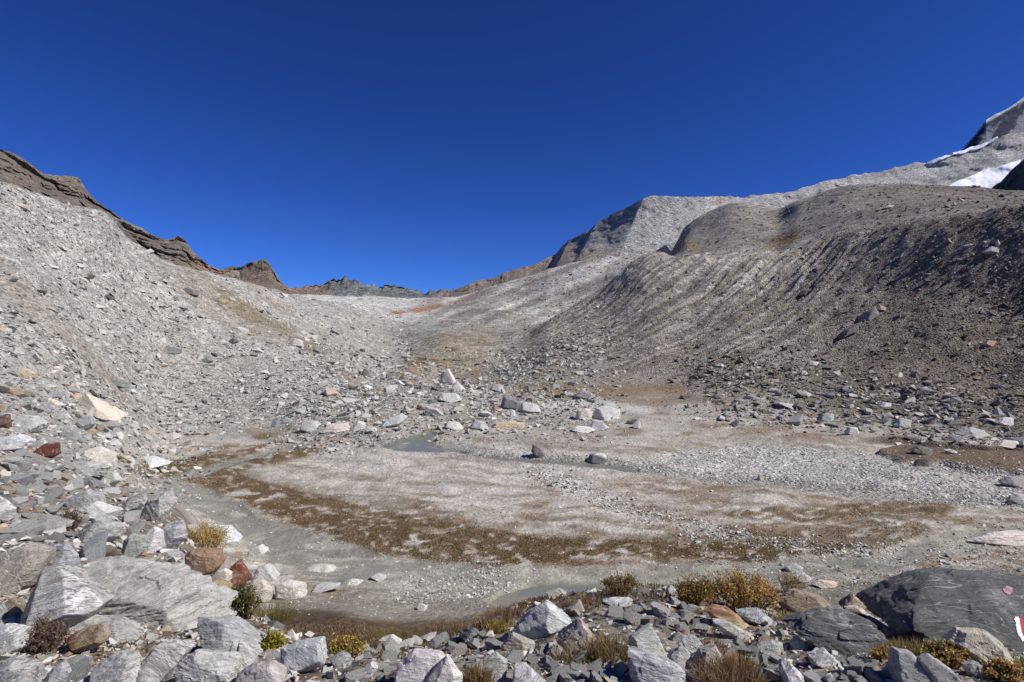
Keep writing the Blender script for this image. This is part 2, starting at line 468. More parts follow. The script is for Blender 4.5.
for _px in FAR:
    if _px not in NEAR:
        _k = sorted(NEAR); _a = max(k for k in _k if k < _px); _b = min(k for k in _k if k > _px); _t = (_px - _a) / (_b - _a)
        NEAR[_px] = [(p[0] + (q[0] - p[0]) * _t, p[1] + (q[1] - p[1]) * _t) for p, q in zip(NEAR[_a], NEAR[_b])]
th_k, lr_k, z_k = [], [], []
for px in sorted(NEAR):
    u = (px - CX) / F
    c = math.cos(math.atan(u))
    pts = NEAR[px] + [(Y, (CY - y) / F * Y) for Y, y in FAR[px]]
    th_k.append(math.atan(u)); lr_k.append([math.log(Y / c) for Y, z in pts]); z_k.append([z for Y, z in pts])
SIDE_R = [.5, 1.5, 3, 4.5, 6, 9, 13, 17, 21, 26, 31, 38, 46, 56, 63, 80, 110, 160, 240]
def side(th, z):
    th_k.append(math.radians(th)); lr_k.append([math.log(r) for r in SIDE_R]); z_k.append(z)
side(76, [-1.6, -1.6, -1.6, -1.6, -1.7, -1.9, -2.1, -2.2, -2.2, -2, -1.3, 1, 4, 8, 9, 12, 16, 22, 10])
side(115, [-1.6, -1.6, -1.55, -1.5, -1.4, -1.2, -.9, -.5, 0, 1, 2, 4, 6, 8, 9, 11, 14, 17, 10])
side(180, [-1.6, -1.6, -1.5, -1.4, -1.3, -1.1, -.9, -.6, -.3, 0, .4, 1, 1.6, 2.4, 3, 4, 6, 9, 5])
side(-76, [-1.6, -1.6, -1.4, -1.2, -.9, -.2, 1, 2.4, 4, 6.2, 8.6, 12, 15, 18, 18, 19, 20, 22, 10])
side(-115, [-1.6, -1.6, -1.4, -1.2, -1, -.5, .3, 1.2, 2.1, 3.3, 4.6, 6.5, 8.5, 11, 12, 14, 17, 20, 10])
side(-180, [-1.6, -1.6, -1.5, -1.4, -1.3, -1.1, -.9, -.6, -.3, 0, .4, 1, 1.6, 2.4, 3, 4, 6, 9, 5])
idx = np.argsort(th_k)
th_k = np.array(th_k)[idx]; lr_k = np.array(lr_k)[idx]; z_k = np.array(z_k)[idx]

TH = np.concatenate([np.radians(np.linspace(-180, -62, 24, endpoint=False)),
                     np.radians(np.linspace(-62, -45, 34, endpoint=False)),
                     np.arctan(np.linspace(-1.0, 1.0, 680, endpoint=False)),
                     np.radians(np.linspace(45, 62, 34, endpoint=False)),
                     np.radians(np.linspace(62, 180, 25))])
SEG = [4, 6, 24, 26, 18, 14, 34, 70, 60, 46, 52, 56, 60, 9, 16, 24, 24, 4]
KP = np.concatenate([np.linspace(i, i + 1, n, endpoint=False) for i, n in enumerate(SEG)] + [np.array([18.0])])
LRc = pchip(th_k, lr_k, TH)          # columns x features
Zc = pchip(th_k, z_k, TH)
LR = pchip(np.arange(19), LRc.T, KP).T
Zg = pchip(np.arange(19), Zc.T, KP).T
NC, NR = LR.shape
Rg = np.exp(LR)
Xg = Rg * np.sin(TH)[:, None]
Yg = Rg * np.cos(TH)[:, None]
KG = np.broadcast_to(KP, (NC, NR))
Uc = np.tan(np.clip(TH, -1.5, 1.5))
PXg = np.broadcast_to((CX + F * Uc)[:, None], (NC, NR)).copy()
FRONT = np.abs(TH) < 1.2

def project_y():
    with np.errstate(divide='ignore', invalid='ignore'):
        return np.where(Yg > 0.1, CY - F * Zg / np.maximum(Yg, 0.1), 9999.0)
PYg = project_y()
pw = np.stack([Xg.ravel(), Yg.ravel(), Zg.ravel() * 0], 1)
fx = PXg.ravel(); fy = PYg.ravel(); fk = KG.ravel(); fY = Yg.ravel()
wobx = 14 * fbm(np.stack([fx / 45, fy / 16, fx * 0], 1), 3, 5)
woby = 5 * fbm(np.stack([fx / 45, fy / 16, fx * 0 + 9], 1), 3, 8)
wx, wy = fx + wobx, fy + woby
plain = sstep(5.6, 6.2, fk) * (1 - sstep(9.7, 10.2, fk))      # valley floor
far = sstep(13.5, 14.5, fk)
slope = sstep(9.8, 10.4, fk)
bank = 1 - sstep(5.4, 6.0, fk)
leftside = 1 - sstep(210, 300, fx + (fk - 10) * 30)

# channel lines on the valley floor (picture tracing, carried on the ground from here on)
CH_NEAR = [(150, 487), (200, 497), (232, 512), (262, 535), (310, 555), (400, 574), (520, 586), (640, 584), (760, 572), (880, 556), (980, 540), (1080, 532)]
CH_BACK = [(300, 440), (350, 430), (385, 443), (430, 440), (500, 455), (560, 459), (620, 466), (700, 476), (820, 488), (960, 500), (1060, 505)]
RILL = [(120, 482), (180, 478), (230, 464), (290, 447), (330, 438)]
d_near = line_d(wx, wy, CH_NEAR); d_back = line_d(wx, wy, CH_BACK); d_rill = line_d(wx, wy, RILL)
w_near = np.interp(fx, [150, 250, 400, 520, 640, 760, 1000], [7, 15, 22, 20, 15, 14, 10])
ch_near = (1 - sstep(w_near * 0.6, w_near, d_near)) * plain
ch_back = (1 - sstep(2.5, 6, d_back)) * plain
rill = (1 - sstep(2, 4.5, d_rill)) * plain
POOLS = [[(486, 600), (500, 590), (520, 583), (560, 578), (640, 579), (715, 574), (740, 578), (690, 592), (600, 603), (520, 606)],
         [(380, 444), (400, 437), (432, 431), (440, 436), (428, 441), (440, 446), (470, 450), (430, 450), (395, 449)],
         [(465, 452), (500, 454), (534, 457), (550, 458), (590, 461), (640, 467), (640, 470), (585, 465), (540, 461), (485, 456)]]
pool_m = np.zeros_like(fx)
for pl in POOLS:
    pool_m = np.maximum(pool_m, sstep(-2.5, 1.5, poly_sd(fx + 0.25 * wobx, fy + 0.3 * woby, pl)) * plain)
# low terrace with a turf edge on the right
terr = sstep(-3, 0, poly_sd(fx, wy, [(880, 452), (900, 447), (960, 452), (1100, 458), (1100, 478), (1000, 474), (935, 466), (905, 460)])) * plain
step_r = sstep(0, 2.5, (np.interp(fx, [840, 900, 1024, 1100], [441, 443.5, 453, 458]) - wy)) * sstep(830, 880, fx) * plain

# relief
z = Zg.ravel().copy()
r = Rg.ravel()
z += bank * 0.10 * fbm(pw * 0.9, 4, 11) * np.clip(r / 3, 0.2, 1)
z += plain * (0.07 * fbm(pw * 0.35, 4, 12) + 0.05 * fbm(pw * 1.7, 3, 13))
z_level = Zg.ravel() - 0.10 * np.maximum(ch_near, ch_back)
z -= ch_near * 0.10 + ch_back * 0.10 + rill * 0.08 + pool_m * 0.17
z += terr * 0.25 + step_r * 0.32
talus = slope * (1 - far) * sstep(400, 330, fx)
z += (1 - sstep(330, 420, fx)) * sstep(6, 9, fk) * (1 - plain * (fx > 160)) * (0.5 * fbm(pw * 0.16, 4, 21) + 0.28 * fbm(pw * 0.7, 4, 22))
mor = sstep(470, 560, fx) * sstep(10.0, 10.8, fk)
z += mor * (1 - far) * (0.5 * fbm(pw * 0.13, 4, 31) + 0.22 * fbm(pw * 0.8, 4, 32))
# gullies down the moraine wall: long along the fall line, short along the contour
ca, sa = 0.86, 0.51
along = -pw[:, 0] * sa + pw[:, 1] * ca
down = pw[:, 0] * ca + pw[:, 1] * sa
gp = np.stack([along * 0.62 + 0.6 * fbm(pw * 0.1, 2, 40), down * 0.035, along * 0], 1)
gul = ridged(gp, 4, 41)
gw = sstep(11.3, 12.4, fk) * (1 - sstep(12.9, 13.05, fk)) * sstep(650, 710, fx) * (1 - 0.93 * sstep(790, 860, fx))
z += gw * 2.7 * (gul - 0.35) * (.55 + .45 * fbm(pw * .15, 3, 44))
stk0 = fbm(np.stack([along * 1.5 + .5 * fbm(pw * .12, 2, 42), down * .03, along * 0], 1), 4, 43)
z += mor * .28 * stk0 * sstep(10.6, 11.4, fk) * (1 - sstep(12.9, 13.05, fk)) * (1 - .6 * sstep(820, 900, fx))
crest_n = np.exp(-((fk - 13) / 0.35) ** 2) * sstep(600, 680, fx)
z += crest_n * (0.45 * fbm(np.stack([along * 0.6, along * 0, along * 0], 1), 3, 47))
domew = sstep(13.6, 15, fk) * sstep(620, 700, fx)
z += domew * 0.7 * fbm(pw * 0.09, 4, 51)
fv = far * (1 - domew)
z += fv * (1.8 * fbm(pw * 0.025, 5, 55) + 1.5 * fbm(pw * np.array([0.02, 0.09, 0.1]), 4, 56))
slabw = sstep(440, 500, fx) * sstep(14.5, 15.5, fk) * (1 - domew)
z += slabw * 3.0 * (ridged(np.stack([pw[:, 0] * 0.03 + pw[:, 1] * .012, pw[:, 1] * 0.045, pw[:, 0] * 0], 1), 4, 58) - .3)
Zg = z.reshape(NC, NR)
PYg = project_y()
fy = PYg.ravel()

# ---- colours of the ground itself
def lerp(c, d, m):
    return c + (np.asarray(d) - c) * m[:, None]
gn = fbm(pw * 0.5, 4, 61); gn2 = fbm(pw * 0.11, 4, 62); gs = fbm(np.stack([wx / 30, wy / 5, wx * 0], 1), 4, 63)
C = np.tile(np.array([0.30, 0.29, 0.265]), (len(fx), 1))                  # bank soil between stones
C = lerp(C, (0.20, 0.145, 0.105), bank * (.4 + .5 * sstep(-0.35, 0.3, gn)))
C = lerp(C, (0.36, 0.35, 0.325), sstep(5.5, 7, fk) * (1 - sstep(170, 260, fx)))
# valley floor
P = np.tile(np.array([0.36, 0.33, 0.285]), (len(fx), 1))
P = lerp(P, (0.50, 0.475, 0.435), sstep(-0.05, 0.25, gs) * 0.9)
braid = fbm(np.stack([wx / 70, (wy - 0.09 * wx) / 2.6, wx * 0 + 2], 1), 4, 65)
P = lerp(P, (0.53, 0.51, 0.47), sstep(.12, .35, braid) * .7)
P = lerp(P, (0.20, 0.145, 0.10), sstep(.15, .35, -braid) * .6)
P = lerp(P, (0.23, 0.155, 0.095), sstep(0.0, 0.4, fbm(np.stack([wx / 26, wy / 4.5, wx * 0 + 7], 1), 4, 64)) * sstep(480, 500, wy + fx * .02) * 0.75)
cen = sstep(-30, 40, poly_sd(wx, wy, [(300, 470), (420, 450), (560, 470), (640, 510), (600, 528), (430, 520), (330, 495)]))
P = lerp(P, (0.55, 0.53, 0.49), cen * 0.75 * sstep(-.5, .3, gs))
moss = np.maximum.reduce([
    sstep(-3, 4, poly_sd(fx + .45 * wobx, fy + .6 * woby, [(112, 476), (150, 461), (230, 451), (300, 435), (356, 431), (338, 446), (304, 460), (266, 468), (240, 473), (300, 488), (360, 503), (430, 518), (520, 533), (600, 538), (700, 540), (800, 541), (880, 546), (884, 560), (800, 567), (700, 561), (600, 558), (480, 570), (420, 566), (350, 549), (285, 520), (232, 499), (180, 482)])),
    sstep(-4, 4, poly_sd(wx, wy, [(690, 512), (800, 506), (930, 497), (960, 505), (940, 518), (800, 522), (740, 520)])) * .85,
    sstep(-4, 6, poly_sd(wx, wy, [(700, 530), (800, 524), (900, 520), (905, 545), (800, 556), (740, 545)])) * .7,
    sstep(-8, 8, poly_sd(wx, wy, [(310, 505), (420, 500), (470, 520), (420, 535), (340, 520)])) * .55])
moss = np.maximum(moss, 0.8 * sstep(-6, 8, poly_sd(wx, wy, [(235, 470), (330, 490), (420, 500), (500, 528), (600, 535), (690, 530), (760, 520), (880, 515), (940, 525), (900, 556), (700, 562), (480, 570), (330, 535)])) * sstep(-.6, .1, gs))
moss = np.maximum(moss, 0.6 * sstep(0.0, 0.4, gs) * sstep(620, 720, fx) * (fy > 485))
moss = moss * sstep(-0.45, -0.05, fbm(np.stack([wx / 10, wy / 3, wx * 0], 1), 5, 66))
mc = np.tile(np.array([0.15, 0.10, 0.052]), (len(fx), 1))
mc = lerp(mc, (0.125, 0.10, 0.035), sstep(0, 0.5, fbm(np.stack([wx / 22, wy / 7, wx * 0 + 3], 1), 3, 67)))
mc = lerp(mc, (0.23, 0.15, 0.09), sstep(0.05, 0.5, fbm(np.stack([wx / 9, wy / 3, wx * 0 + 5], 1), 3, 68)))
grav = sstep(-6, 6, poly_sd(wx, wy, [(400, 448), (560, 466), (700, 478), (900, 500), (1050, 515), (1050, 470), (930, 470), (860, 450), (760, 445), (640, 462), (540, 452), (470, 446)]))
P = lerp(P, (0.44, 0.44, 0.42), grav * 0.9)
backt = 1 - sstep(438, 446, wy)
P = lerp(P, (0.38, 0.36, 0.325), backt * 0.7)
P = lerp(P, (0.21, 0.145, 0.095), backt * sstep(0.05, 0.35, gs) * 0.75)
P = lerp(P, mc, np.clip(moss, 0, 1) * (1 - ch_near))
mud = np.clip(ch_near + 0.8 * (1 - sstep(1.0, 1.4, d_near / w_near)) * plain * (1 - .9 * moss), 0, 1)
mudc = lerp(np.tile(np.array([0.235, 0.23, 0.20]), (len(fx), 1)), (0.34, 0.325, 0.28), sstep(-.05, .3, fbm(np.stack([wx / 40, wy / 5, wx * 0 + 4], 1), 4, 69)))
P = lerp(P, mudc, mud)
P = lerp(P, (0.30, 0.295, 0.265), np.clip(ch_back + rill, 0, 1) * 0.9)
P = lerp(P, (0.15, 0.105, 0.075), terr)
P = lerp(P, (0.09, 0.065, 0.05), np.exp(-((np.interp(fx, [840, 900, 1024, 1100], [441, 443.5, 453, 458]) - wy - 1.2) / 1.6) ** 2) * sstep(840, 890, fx))  # painted shadow line along the bank edge of the terrace step
P = lerp(P, (0.13, 0.135, 0.105), pool_m)
C = lerp(C, P, plain * sstep(100, 170, fx + (fy - 470) * -1.0 * (fy > 470)))
# bank near the left-centre pond: wet brown moss
wetb = sstep(-6, 6, poly_sd(wx, wy, [(262, 606), (285, 602), (330, 612), (400, 618), (470, 616), (525, 602), (560, 606), (540, 624), (470, 642), (400, 652), (330, 656), (280, 652)])) * sstep(3.8, 4.3, fk) * (1 - sstep(5.9, 6.1, fk))
C = lerp(C, (0.10, 0.068, 0.030), wetb)
sandb = sstep(5.0, 5.5, fk) * (1 - sstep(6.2, 6.8, fk)) * (fx > 240)
C = lerp(C, (0.23, 0.215, 0.18), sandb * (1 - wetb) * 0.9)
# left talus
tal = slope * (1 - sstep(360, 440, fx + (fk - 11) * 10)) * (1 - far)
C = lerp(C, (0.37, 0.36, 0.33), tal)
chute = fbm(np.stack([pw[:, 1] * .16 + pw[:, 0] * .04, pw[:, 0] * .03, pw[:, 0] * 0], 1), 4, 75)
C = lerp(C, (0.30, 0.265, 0.22), tal * sstep(0.05, 0.45, chute) * 0.7)
TURF = [[(205, 288), (235, 295), (290, 325), (330, 350), (318, 352), (270, 328), (215, 302)], [(330, 362), (385, 392), (380, 400), (340, 385)]]
for pl in TURF:
    C = lerp(C, (0.21, 0.16, 0.085), sstep(-3, 3, poly_sd(wx, wy, pl)) * slope * 0.6)
# right moraine and apron
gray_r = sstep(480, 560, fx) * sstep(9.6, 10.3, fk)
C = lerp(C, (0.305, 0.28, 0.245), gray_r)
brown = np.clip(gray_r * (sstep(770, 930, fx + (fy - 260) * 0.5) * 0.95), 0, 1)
C = lerp(C, (0.115, 0.09, 0.07), brown * (0.75 + 0.25 * np.clip(gn, -1, 1)))  # brown soil, darkened further for the grazing light on the steep end
C = lerp(C, (0.215, 0.175, 0.135), gray_r * (1 - brown) * sstep(0.0, 0.5, fbm(gp * 1.7, 3, 71)) * 0.9 * (1 - sstep(13, 13.6, fk)))
stk = fbm(np.stack([along * 1.5 + .5 * fbm(pw * .12, 2, 42), down * .03, along * 0], 1), 4, 43)
stw = gray_r * (1 - brown) * sstep(10.3, 11, fk) * (1 - sstep(12.95, 13.1, fk))
C = lerp(C, (0.42, 0.395, 0.35), stw * sstep(.02, .25, stk) * .75)
C = lerp(C, (0.19, 0.165, 0.135), stw * sstep(.02, .25, -stk) * .75)  # dark grooves between pale ribs: shadow slits painted into the streaks
C = lerp(C, (0.47, 0.45, 0.41), .6 * gw * sstep(0.25, 0.5, gul) * sstep(11.7, 12.6, fk) * (1 - 0.8 * sstep(790, 860, fx)))
C = lerp(C, (0.235, 0.215, 0.19), domew)
C = lerp(C, (0.15, 0.125, 0.10), domew * sstep(820, 960, fx) * 0.7)
C = lerp(C, (0.20, 0.125, 0.07), sstep(-4, 4, poly_sd(wx, wy, [(758, 250), (780, 236), (800, 232), (808, 240), (795, 246), (775, 252)])) * slope)
C = lerp(C, (0.235, 0.165, 0.09), sstep(-3, 4, poly_sd(wx, wy, [(655, 252), (668, 238), (690, 232), (700, 245), (690, 252), (668, 254)])) * slope * .8)
C = lerp(C, (0.22, 0.155, 0.085), sstep(-5, 6, poly_sd(wx, wy, [(505, 392), (520, 383), (620, 386), (690, 384), (690, 396), (600, 400), (540, 398)])) * 0.8 * sstep(9, 9.6, fk))
C = lerp(C, (0.50, 0.49, 0.465), sstep(-2, 3, poly_sd(wx, wy, [(535, 399), (580, 399), (655, 403), (660, 410), (600, 413), (540, 409)])) * sstep(8.6, 9.2, fk) * (1 - sstep(10.6, 11, fk)) * .9)
# middle knoll, valley head, slabs
kn = sstep(-10, 10, poly_sd(wx, wy, [(395, 380), (420, 352), (450, 335), (490, 335), (500, 355), (492, 385), (450, 385)])) * sstep(9.8, 10.4, fk) * (1 - far)
C = lerp(C, (0.33, 0.285, 0.215), kn * (.6 + .4 * sstep(-.3, .3, gn)))
C = lerp(C, (0.20, 0.13, 0.06), kn * sstep(-0.1, 0.4, gn2 + 0.7 * gs))
C = lerp(C, (0.47, 0.465, 0.44), far * (1 - sstep(410, 450, fx)))
slab_c = far * sstep(410, 450, fx) * (1 - domew)
C = lerp(C, (0.36, 0.345, 0.315), slab_c)
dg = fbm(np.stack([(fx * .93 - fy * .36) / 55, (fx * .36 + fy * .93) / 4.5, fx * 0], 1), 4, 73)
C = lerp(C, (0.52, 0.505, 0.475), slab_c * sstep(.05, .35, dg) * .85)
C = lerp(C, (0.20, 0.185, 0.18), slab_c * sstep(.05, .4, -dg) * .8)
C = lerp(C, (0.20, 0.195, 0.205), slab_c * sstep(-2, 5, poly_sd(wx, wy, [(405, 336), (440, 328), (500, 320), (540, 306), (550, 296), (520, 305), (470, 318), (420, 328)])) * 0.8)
red = sstep(-1.5, 2, poly_sd(fx + .4 * wobx, fy + .5 * woby, [(384, 317), (395, 311), (420, 306), (442, 302), (446, 306), (420, 312), (400, 318)]))
red = np.maximum(red, sstep(-1.5, 2, poly_sd(fx + .4 * wobx, fy + .5 * woby, [(446, 300), (480, 296), (520, 284), (500, 292), (470, 300), (450, 304)])) * .8)
C = lerp(C, (0.30, 0.17, 0.12), red * far * sstep(-.5, .2, gs))
C = lerp(C, (0.26, 0.20, 0.115), slab_c * sstep(0.1, 0.5, gn2) * 0.5)
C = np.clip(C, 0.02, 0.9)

vid = np.arange(NC * NR).reshape(NC, NR)
quads = np.stack([vid[:-1, :-1], vid[1:, :-1], vid[1:, 1:], vid[:-1, 1:]], -1).reshape(-1, 4)
cap = np.concatenate([vid[:, 0]])
TV = np.stack([Xg, Yg, Zg], -1).reshape(-1, 3)
# a point under the camera closes the middle
TVc = np.concatenate([TV, [[0, 0, -1.6]]])
cen_id = len(TV)
tri_c = np.stack([vid[:-1, 0], np.full(NC - 1, cen_id), vid[1:, 0], vid[1:, 0]], 1)
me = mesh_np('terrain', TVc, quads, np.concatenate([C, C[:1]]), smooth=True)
def set_float(me, name, val):
    a = me.attributes.new(name, 'FLOAT', 'POINT')
    a.data.foreach_set('value', np.asarray(val, np.float32))
rocky = np.clip(bank * 0.8 + slope * 0.9 + plain * (0.25 + 0.5 * grav) - ch_near * 0.3 - moss * 0.3, 0, 1)
rocky = np.where(fk > 14.5, rocky * 0.5, rocky)
wetm = np.clip(mud * 0.45 + pool_m, 0, 1) * plain + wetb * 0.4
set_float(me, 'rocky', np.append(rocky, 0.5))
set_float(me, 'wet', np.append(wetm, 0))
set_float(me, 'far', np.append(sstep(10.3, 12.5, fk) * (0.55 + 0.45 * sstep(330, 420, fx) * (1 - sstep(520, 600, fx))) + 0.3 * sstep(13.6, 14.5, fk), 0))
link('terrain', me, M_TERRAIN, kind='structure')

# ------------------------------------------------------------------ ground look-ups
def hit(px, py, kmin=None):
    """first ground point along the line of sight of a picture position -> (X, Y, Z)"""
    th = math.atan((px - CX) / F)
    j = np.clip(np.searchsorted(TH, th), 1, NC - 1)
    a = (th - TH[j - 1]) / (TH[j] - TH[j - 1])
    zz = Zg[j - 1] * (1 - a) + Zg[j] * a
    yy = Yg[j - 1] * (1 - a) + Yg[j] * a
    rows = CY - F * zz / np.maximum(yy, 0.05)
    ok = rows <= py
    if kmin is not None:
        ok &= KP >= kmin
    i = int(np.argmax(ok)) if ok.any() else NR - 1
    if i == 0:
        return None
    t = (rows[i - 1] - py) / (rows[i - 1] - rows[i] + 1e-9)
    t = min(max(t, 0), 1)
    Y = yy[i - 1] * (1 - t) + yy[i] * t
    Z = zz[i - 1] * (1 - t) + zz[i] * t
    return Vector((Y * (px - CX) / F, Y, Z))

def ground_z(x, y):
    th = math.atan2(x, y); rr = math.log(max(math.hypot(x, y), 0.51))
    j = int(np.clip(np.searchsorted(TH, th), 1, NC - 1))
    a = (th - TH[j - 1]) / (TH[j] - TH[j - 1])
    l = LR[j - 1] * (1 - a) + LR[j] * a
    zz = Zg[j - 1] * (1 - a) + Zg[j] * a
    return float(np.interp(rr, l, zz))

# ------------------------------------------------------------------ stream water
for pl in POOLS:
    pm = (sstep(-6, -3, poly_sd(fx, fy, pl)) * plain).reshape(NC, NR)
    sel = pm > 0.3
    cel = sel[:-1, :-1] | sel[1:, :-1] | sel[1:, 1:] | sel[:-1, 1:]
    ii, jj = np.where(cel)
    qd = np.stack([vid[ii, jj], vid[ii + 1, jj], vid[ii + 1, jj + 1], vid[ii, jj + 1]], 1)
    uq, inv = np.unique(qd, return_inverse=True)
    WV = TV[uq].copy(); WV[:, 2] = z_level[uq] - 0.10
    link('stream', mesh_np('stream', WV, inv.reshape(-1, 4), None, True), M_WATER, kind='structure')

# ------------------------------------------------------------------ mountains
def mountain(name, cols, rows, ncol, disp, colfun, seed, jag=0.0, label=None, mat=None, freq=0.02, vstretch=1.0, skew=0.0):
    """cols: px -> (Y base, row base, Y crest, row crest); a ridge with a rear side"""
    xs = sorted(cols)
    pxs = np.linspace(xs[0], xs[-1], ncol)
    tab = np.array([cols[x] for x in xs], float)
    yb, rb, yc, rcst = [np.interp(pxs, xs, tab[:, i]) for i in range(4)]
    t = np.linspace(0, 1, rows)[None, :]
    Y = yb[:, None] + (yc - yb)[:, None] * t
    zb = (CY - rb) / F * yb; zc = (CY - rcst) / F * yc
    Z = zb[:, None] + (zc - zb)[:, None] * (0.75 * t + 0.25 * t ** 2)
    # rear side
    tb = np.linspace(0.12, 1, 8)[None, :]
    Yr = yc[:, None] + (yc * 0.35)[:, None] * tb
    Zr = zc[:, None] * (1 - tb) + (zb - 20)[:, None] * tb
    Y = np.concatenate([Y, Yr], 1); Z = np.concatenate([Z, Zr], 1)
    t2 = np.concatenate([np.broadcast_to(t, (ncol, rows)), np.broadcast_to(1 + tb, (ncol, 8))], 1)
    tt = t2.ravel()
    X = Y * ((pxs[:, None] + skew * sstep(500, 610, pxs)[:, None] * (1 - np.minimum(t2, 1)) - CX) / F)
    V = np.stack([X, Y, Z], -1).reshape(-1, 3)
    q = V * np.array([1, 0.6, vstretch]) * freq
    d = ridged(q, 6, seed) * 0.7 + fbm(q * 3.1, 5, seed + 3) * 0.3
    s = 1 + disp * d * sstep(0.0, 0.1, tt) * (1 - 0.75 * np.exp(-((tt - 1) / 0.06) ** 2))
    V = V * s[:, None]
    if jag:
        jn = ridged(np.stack([V[:, 0] * freq * 2.5, V[:, 1] * 0, V[:, 0] * 0], 1), 6, seed + 9)
        V[:, 2] += jag * jn * sstep(0.5, 1.0, tt)
    n2 = V.reshape(ncol, -1, 3).shape[1]
    ids = np.arange(len(V)).reshape(ncol, n2)
    Q = np.stack([ids[:-1, :-1], ids[1:, :-1], ids[1:, 1:], ids[:-1, 1:]], -1).reshape(-1, 4)
    ppx = CX + F * V[:, 0] / V[:, 1]; ppy = CY - F * V[:, 2] / V[:, 1]
    me = mesh_np(name, V, Q, colfun(V, ppx, ppy, tt), smooth=False)
    o = link(name, me, mat or M_MOUNT, kind='structure')
    if label: o['label'] = label
    return V.reshape(ncol, n2, 3)

def skyline(pts, Yb, Yc, base):
    """pts: (px, crest row); Yb, Yc, base: numbers or px->value lists"""
    g = lambda f, x: float(np.interp(x, [p[0] for p in f], [p[1] for p in f])) if isinstance(f, list) else f
    return {x: (g(Yb, x), g(base, x), g(Yc, x), y) for x, y in pts}

def c_left(V, px, py, t):
    n = fbm(V * np.array([.02, .02, .06]), 5, 81)
    c = np.tile(np.array([0.175, 0.152, 0.128]), (len(V), 1))
    c = lerp(c, (0.29, 0.275, 0.25), sstep(0, .5, n))
    c = lerp(c, (0.26, 0.18, 0.135), sstep(-.1, .5, fbm(V * .03, 4, 83)) * np.maximum(sstep(140, 175, px), 0.3))
    return c * 1.45
mountain('mountain_ridge', skyline([(-140, 100), (-60, 122), (0, 152), (14, 156), (28, 165), (45, 177), (62, 178), (78, 179), (86, 191), (97, 203), (110, 209), (130, 222), (150, 233), (165, 240), (178, 236), (186, 243), (192, 252), (206, 264), (222, 269), (240, 274)],
         [(-140, 150), (0, 185), (240, 330)], [(-140, 230), (0, 255), (240, 390)], [(-140, 190), (0, 215), (100, 250), (200, 290), (240, 300)]),
         64, 340, 0.065, c_left, 101, jag=2.0, freq=0.045, vstretch=2.0)
def c_out(V, px, py, t):
    c = np.tile(np.array([0.20, 0.155, 0.125]), (len(V), 1))
    return lerp(c, (0.30, 0.22, 0.175), sstep(0, .5, fbm(V * .04, 4, 85))) * 1.3
mountain('rocky_peak', skyline([(205, 272), (225, 268), (240, 267), (250, 263), (262, 259), (268, 262), (275, 274), (284, 284), (300, 292)], 430, 480, [(205, 292), (300, 302)]), 26, 150, 0.025, c_out, 111, jag=2.0, freq=0.045)
def c_head(V, px, py, t):
    n = fbm(V * np.array([.03, .03, .012]), 5, 87)
    c = np.tile(np.array([0.145, 0.155, 0.155]), (len(V), 1))
    c = lerp(c, (0.33, 0.34, 0.33), sstep(.05, .5, n))
    c = lerp(c, (0.22, 0.16, 0.125), 1 - sstep(315, 340, px))
    return lerp(c, (0.25, 0.19, 0.155), sstep(452, 470, px)) * 1.4
mountain('headwall', skyline([(270, 292), (290, 288), (305, 287), (320, 286), (335, 280), (347, 278), (358, 283), (376, 286), (390, 286), (402, 288), (412, 291), (422, 293), (440, 290), (452, 292), (470, 288), (490, 288)], 620, 680, [(270, 300), (380, 300), (420, 300), (490, 296)]), 34, 340, 0.025, c_head, 121, jag=4.0, freq=0.035)
def c_peak(V, px, py, t):
    px = px + 45 * (1 - np.minimum(t, 1)) + 10 * fbm(V * .02, 4, 90)
    n = fbm(V * np.array([.012, .012, .03]), 6, 89)
    c = np.tile(np.array([0.27, 0.265, 0.265]), (len(V), 1))
    c = lerp(c, (0.19, 0.195, 0.205), sstep(0.0, .35, n) * (1 - sstep(620, 650, px)))
    c = lerp(c, (0.44, 0.43, 0.415), sstep(630, 655, px) * (0.55 + 0.45 * sstep(-.2, .3, n)))  # pale right, darker left of the rib: lit and shaded faces painted in
    c = lerp(c, (0.31, 0.255, 0.215), sstep(238, 252, py + 8 * n) * (1 - sstep(600, 680, px)) * .9)
    c = lerp(c, (0.25, 0.205, 0.175), sstep(262, 272, py + 6 * n) * (1 - sstep(540, 570, px)))
    c = lerp(c, (0.33, 0.27, 0.22), sstep(690, 740, px) * sstep(.1, .5, n) * .7)
    return c * 1.25
mountain('mountain_peak', skyline([(430, 297), (448, 293), (462, 287), (480, 281), (500, 275), (515, 268), (528, 266), (540, 262), (556, 255), (563, 246), (570, 239), (578, 236), (590, 231), (597, 223), (612, 215), (630, 207), (643, 199), (650, 196), (665, 197), (700, 197), (722, 197), (740, 198), (770, 199), (800, 203)],
         [(430, 560), (560, 520), (615, 485), (660, 525), (800, 640)], [(430, 640), (560, 645), (645, 560), (740, 760), (800, 800)], [(430, 322), (560, 300), (650, 300), (800, 270)]), 56, 360, 0.02, c_peak, 131, jag=2.0, freq=0.018, vstretch=1.5, skew=-45)
def c_ridge(V, px, py, t):
    n = fbm(V * np.array([.01, .01, .025]), 6, 91)
    c = np.tile(np.array([0.40, 0.39, 0.38]), (len(V), 1))
    c = lerp(c, (0.17, 0.185, 0.185), sstep(-.1, .35, n))
    c = lerp(c, (0.27, 0.22, 0.18), sstep(.1, .5, fbm(V * .008, 4, 93)) * .6)
    return c * 1.25
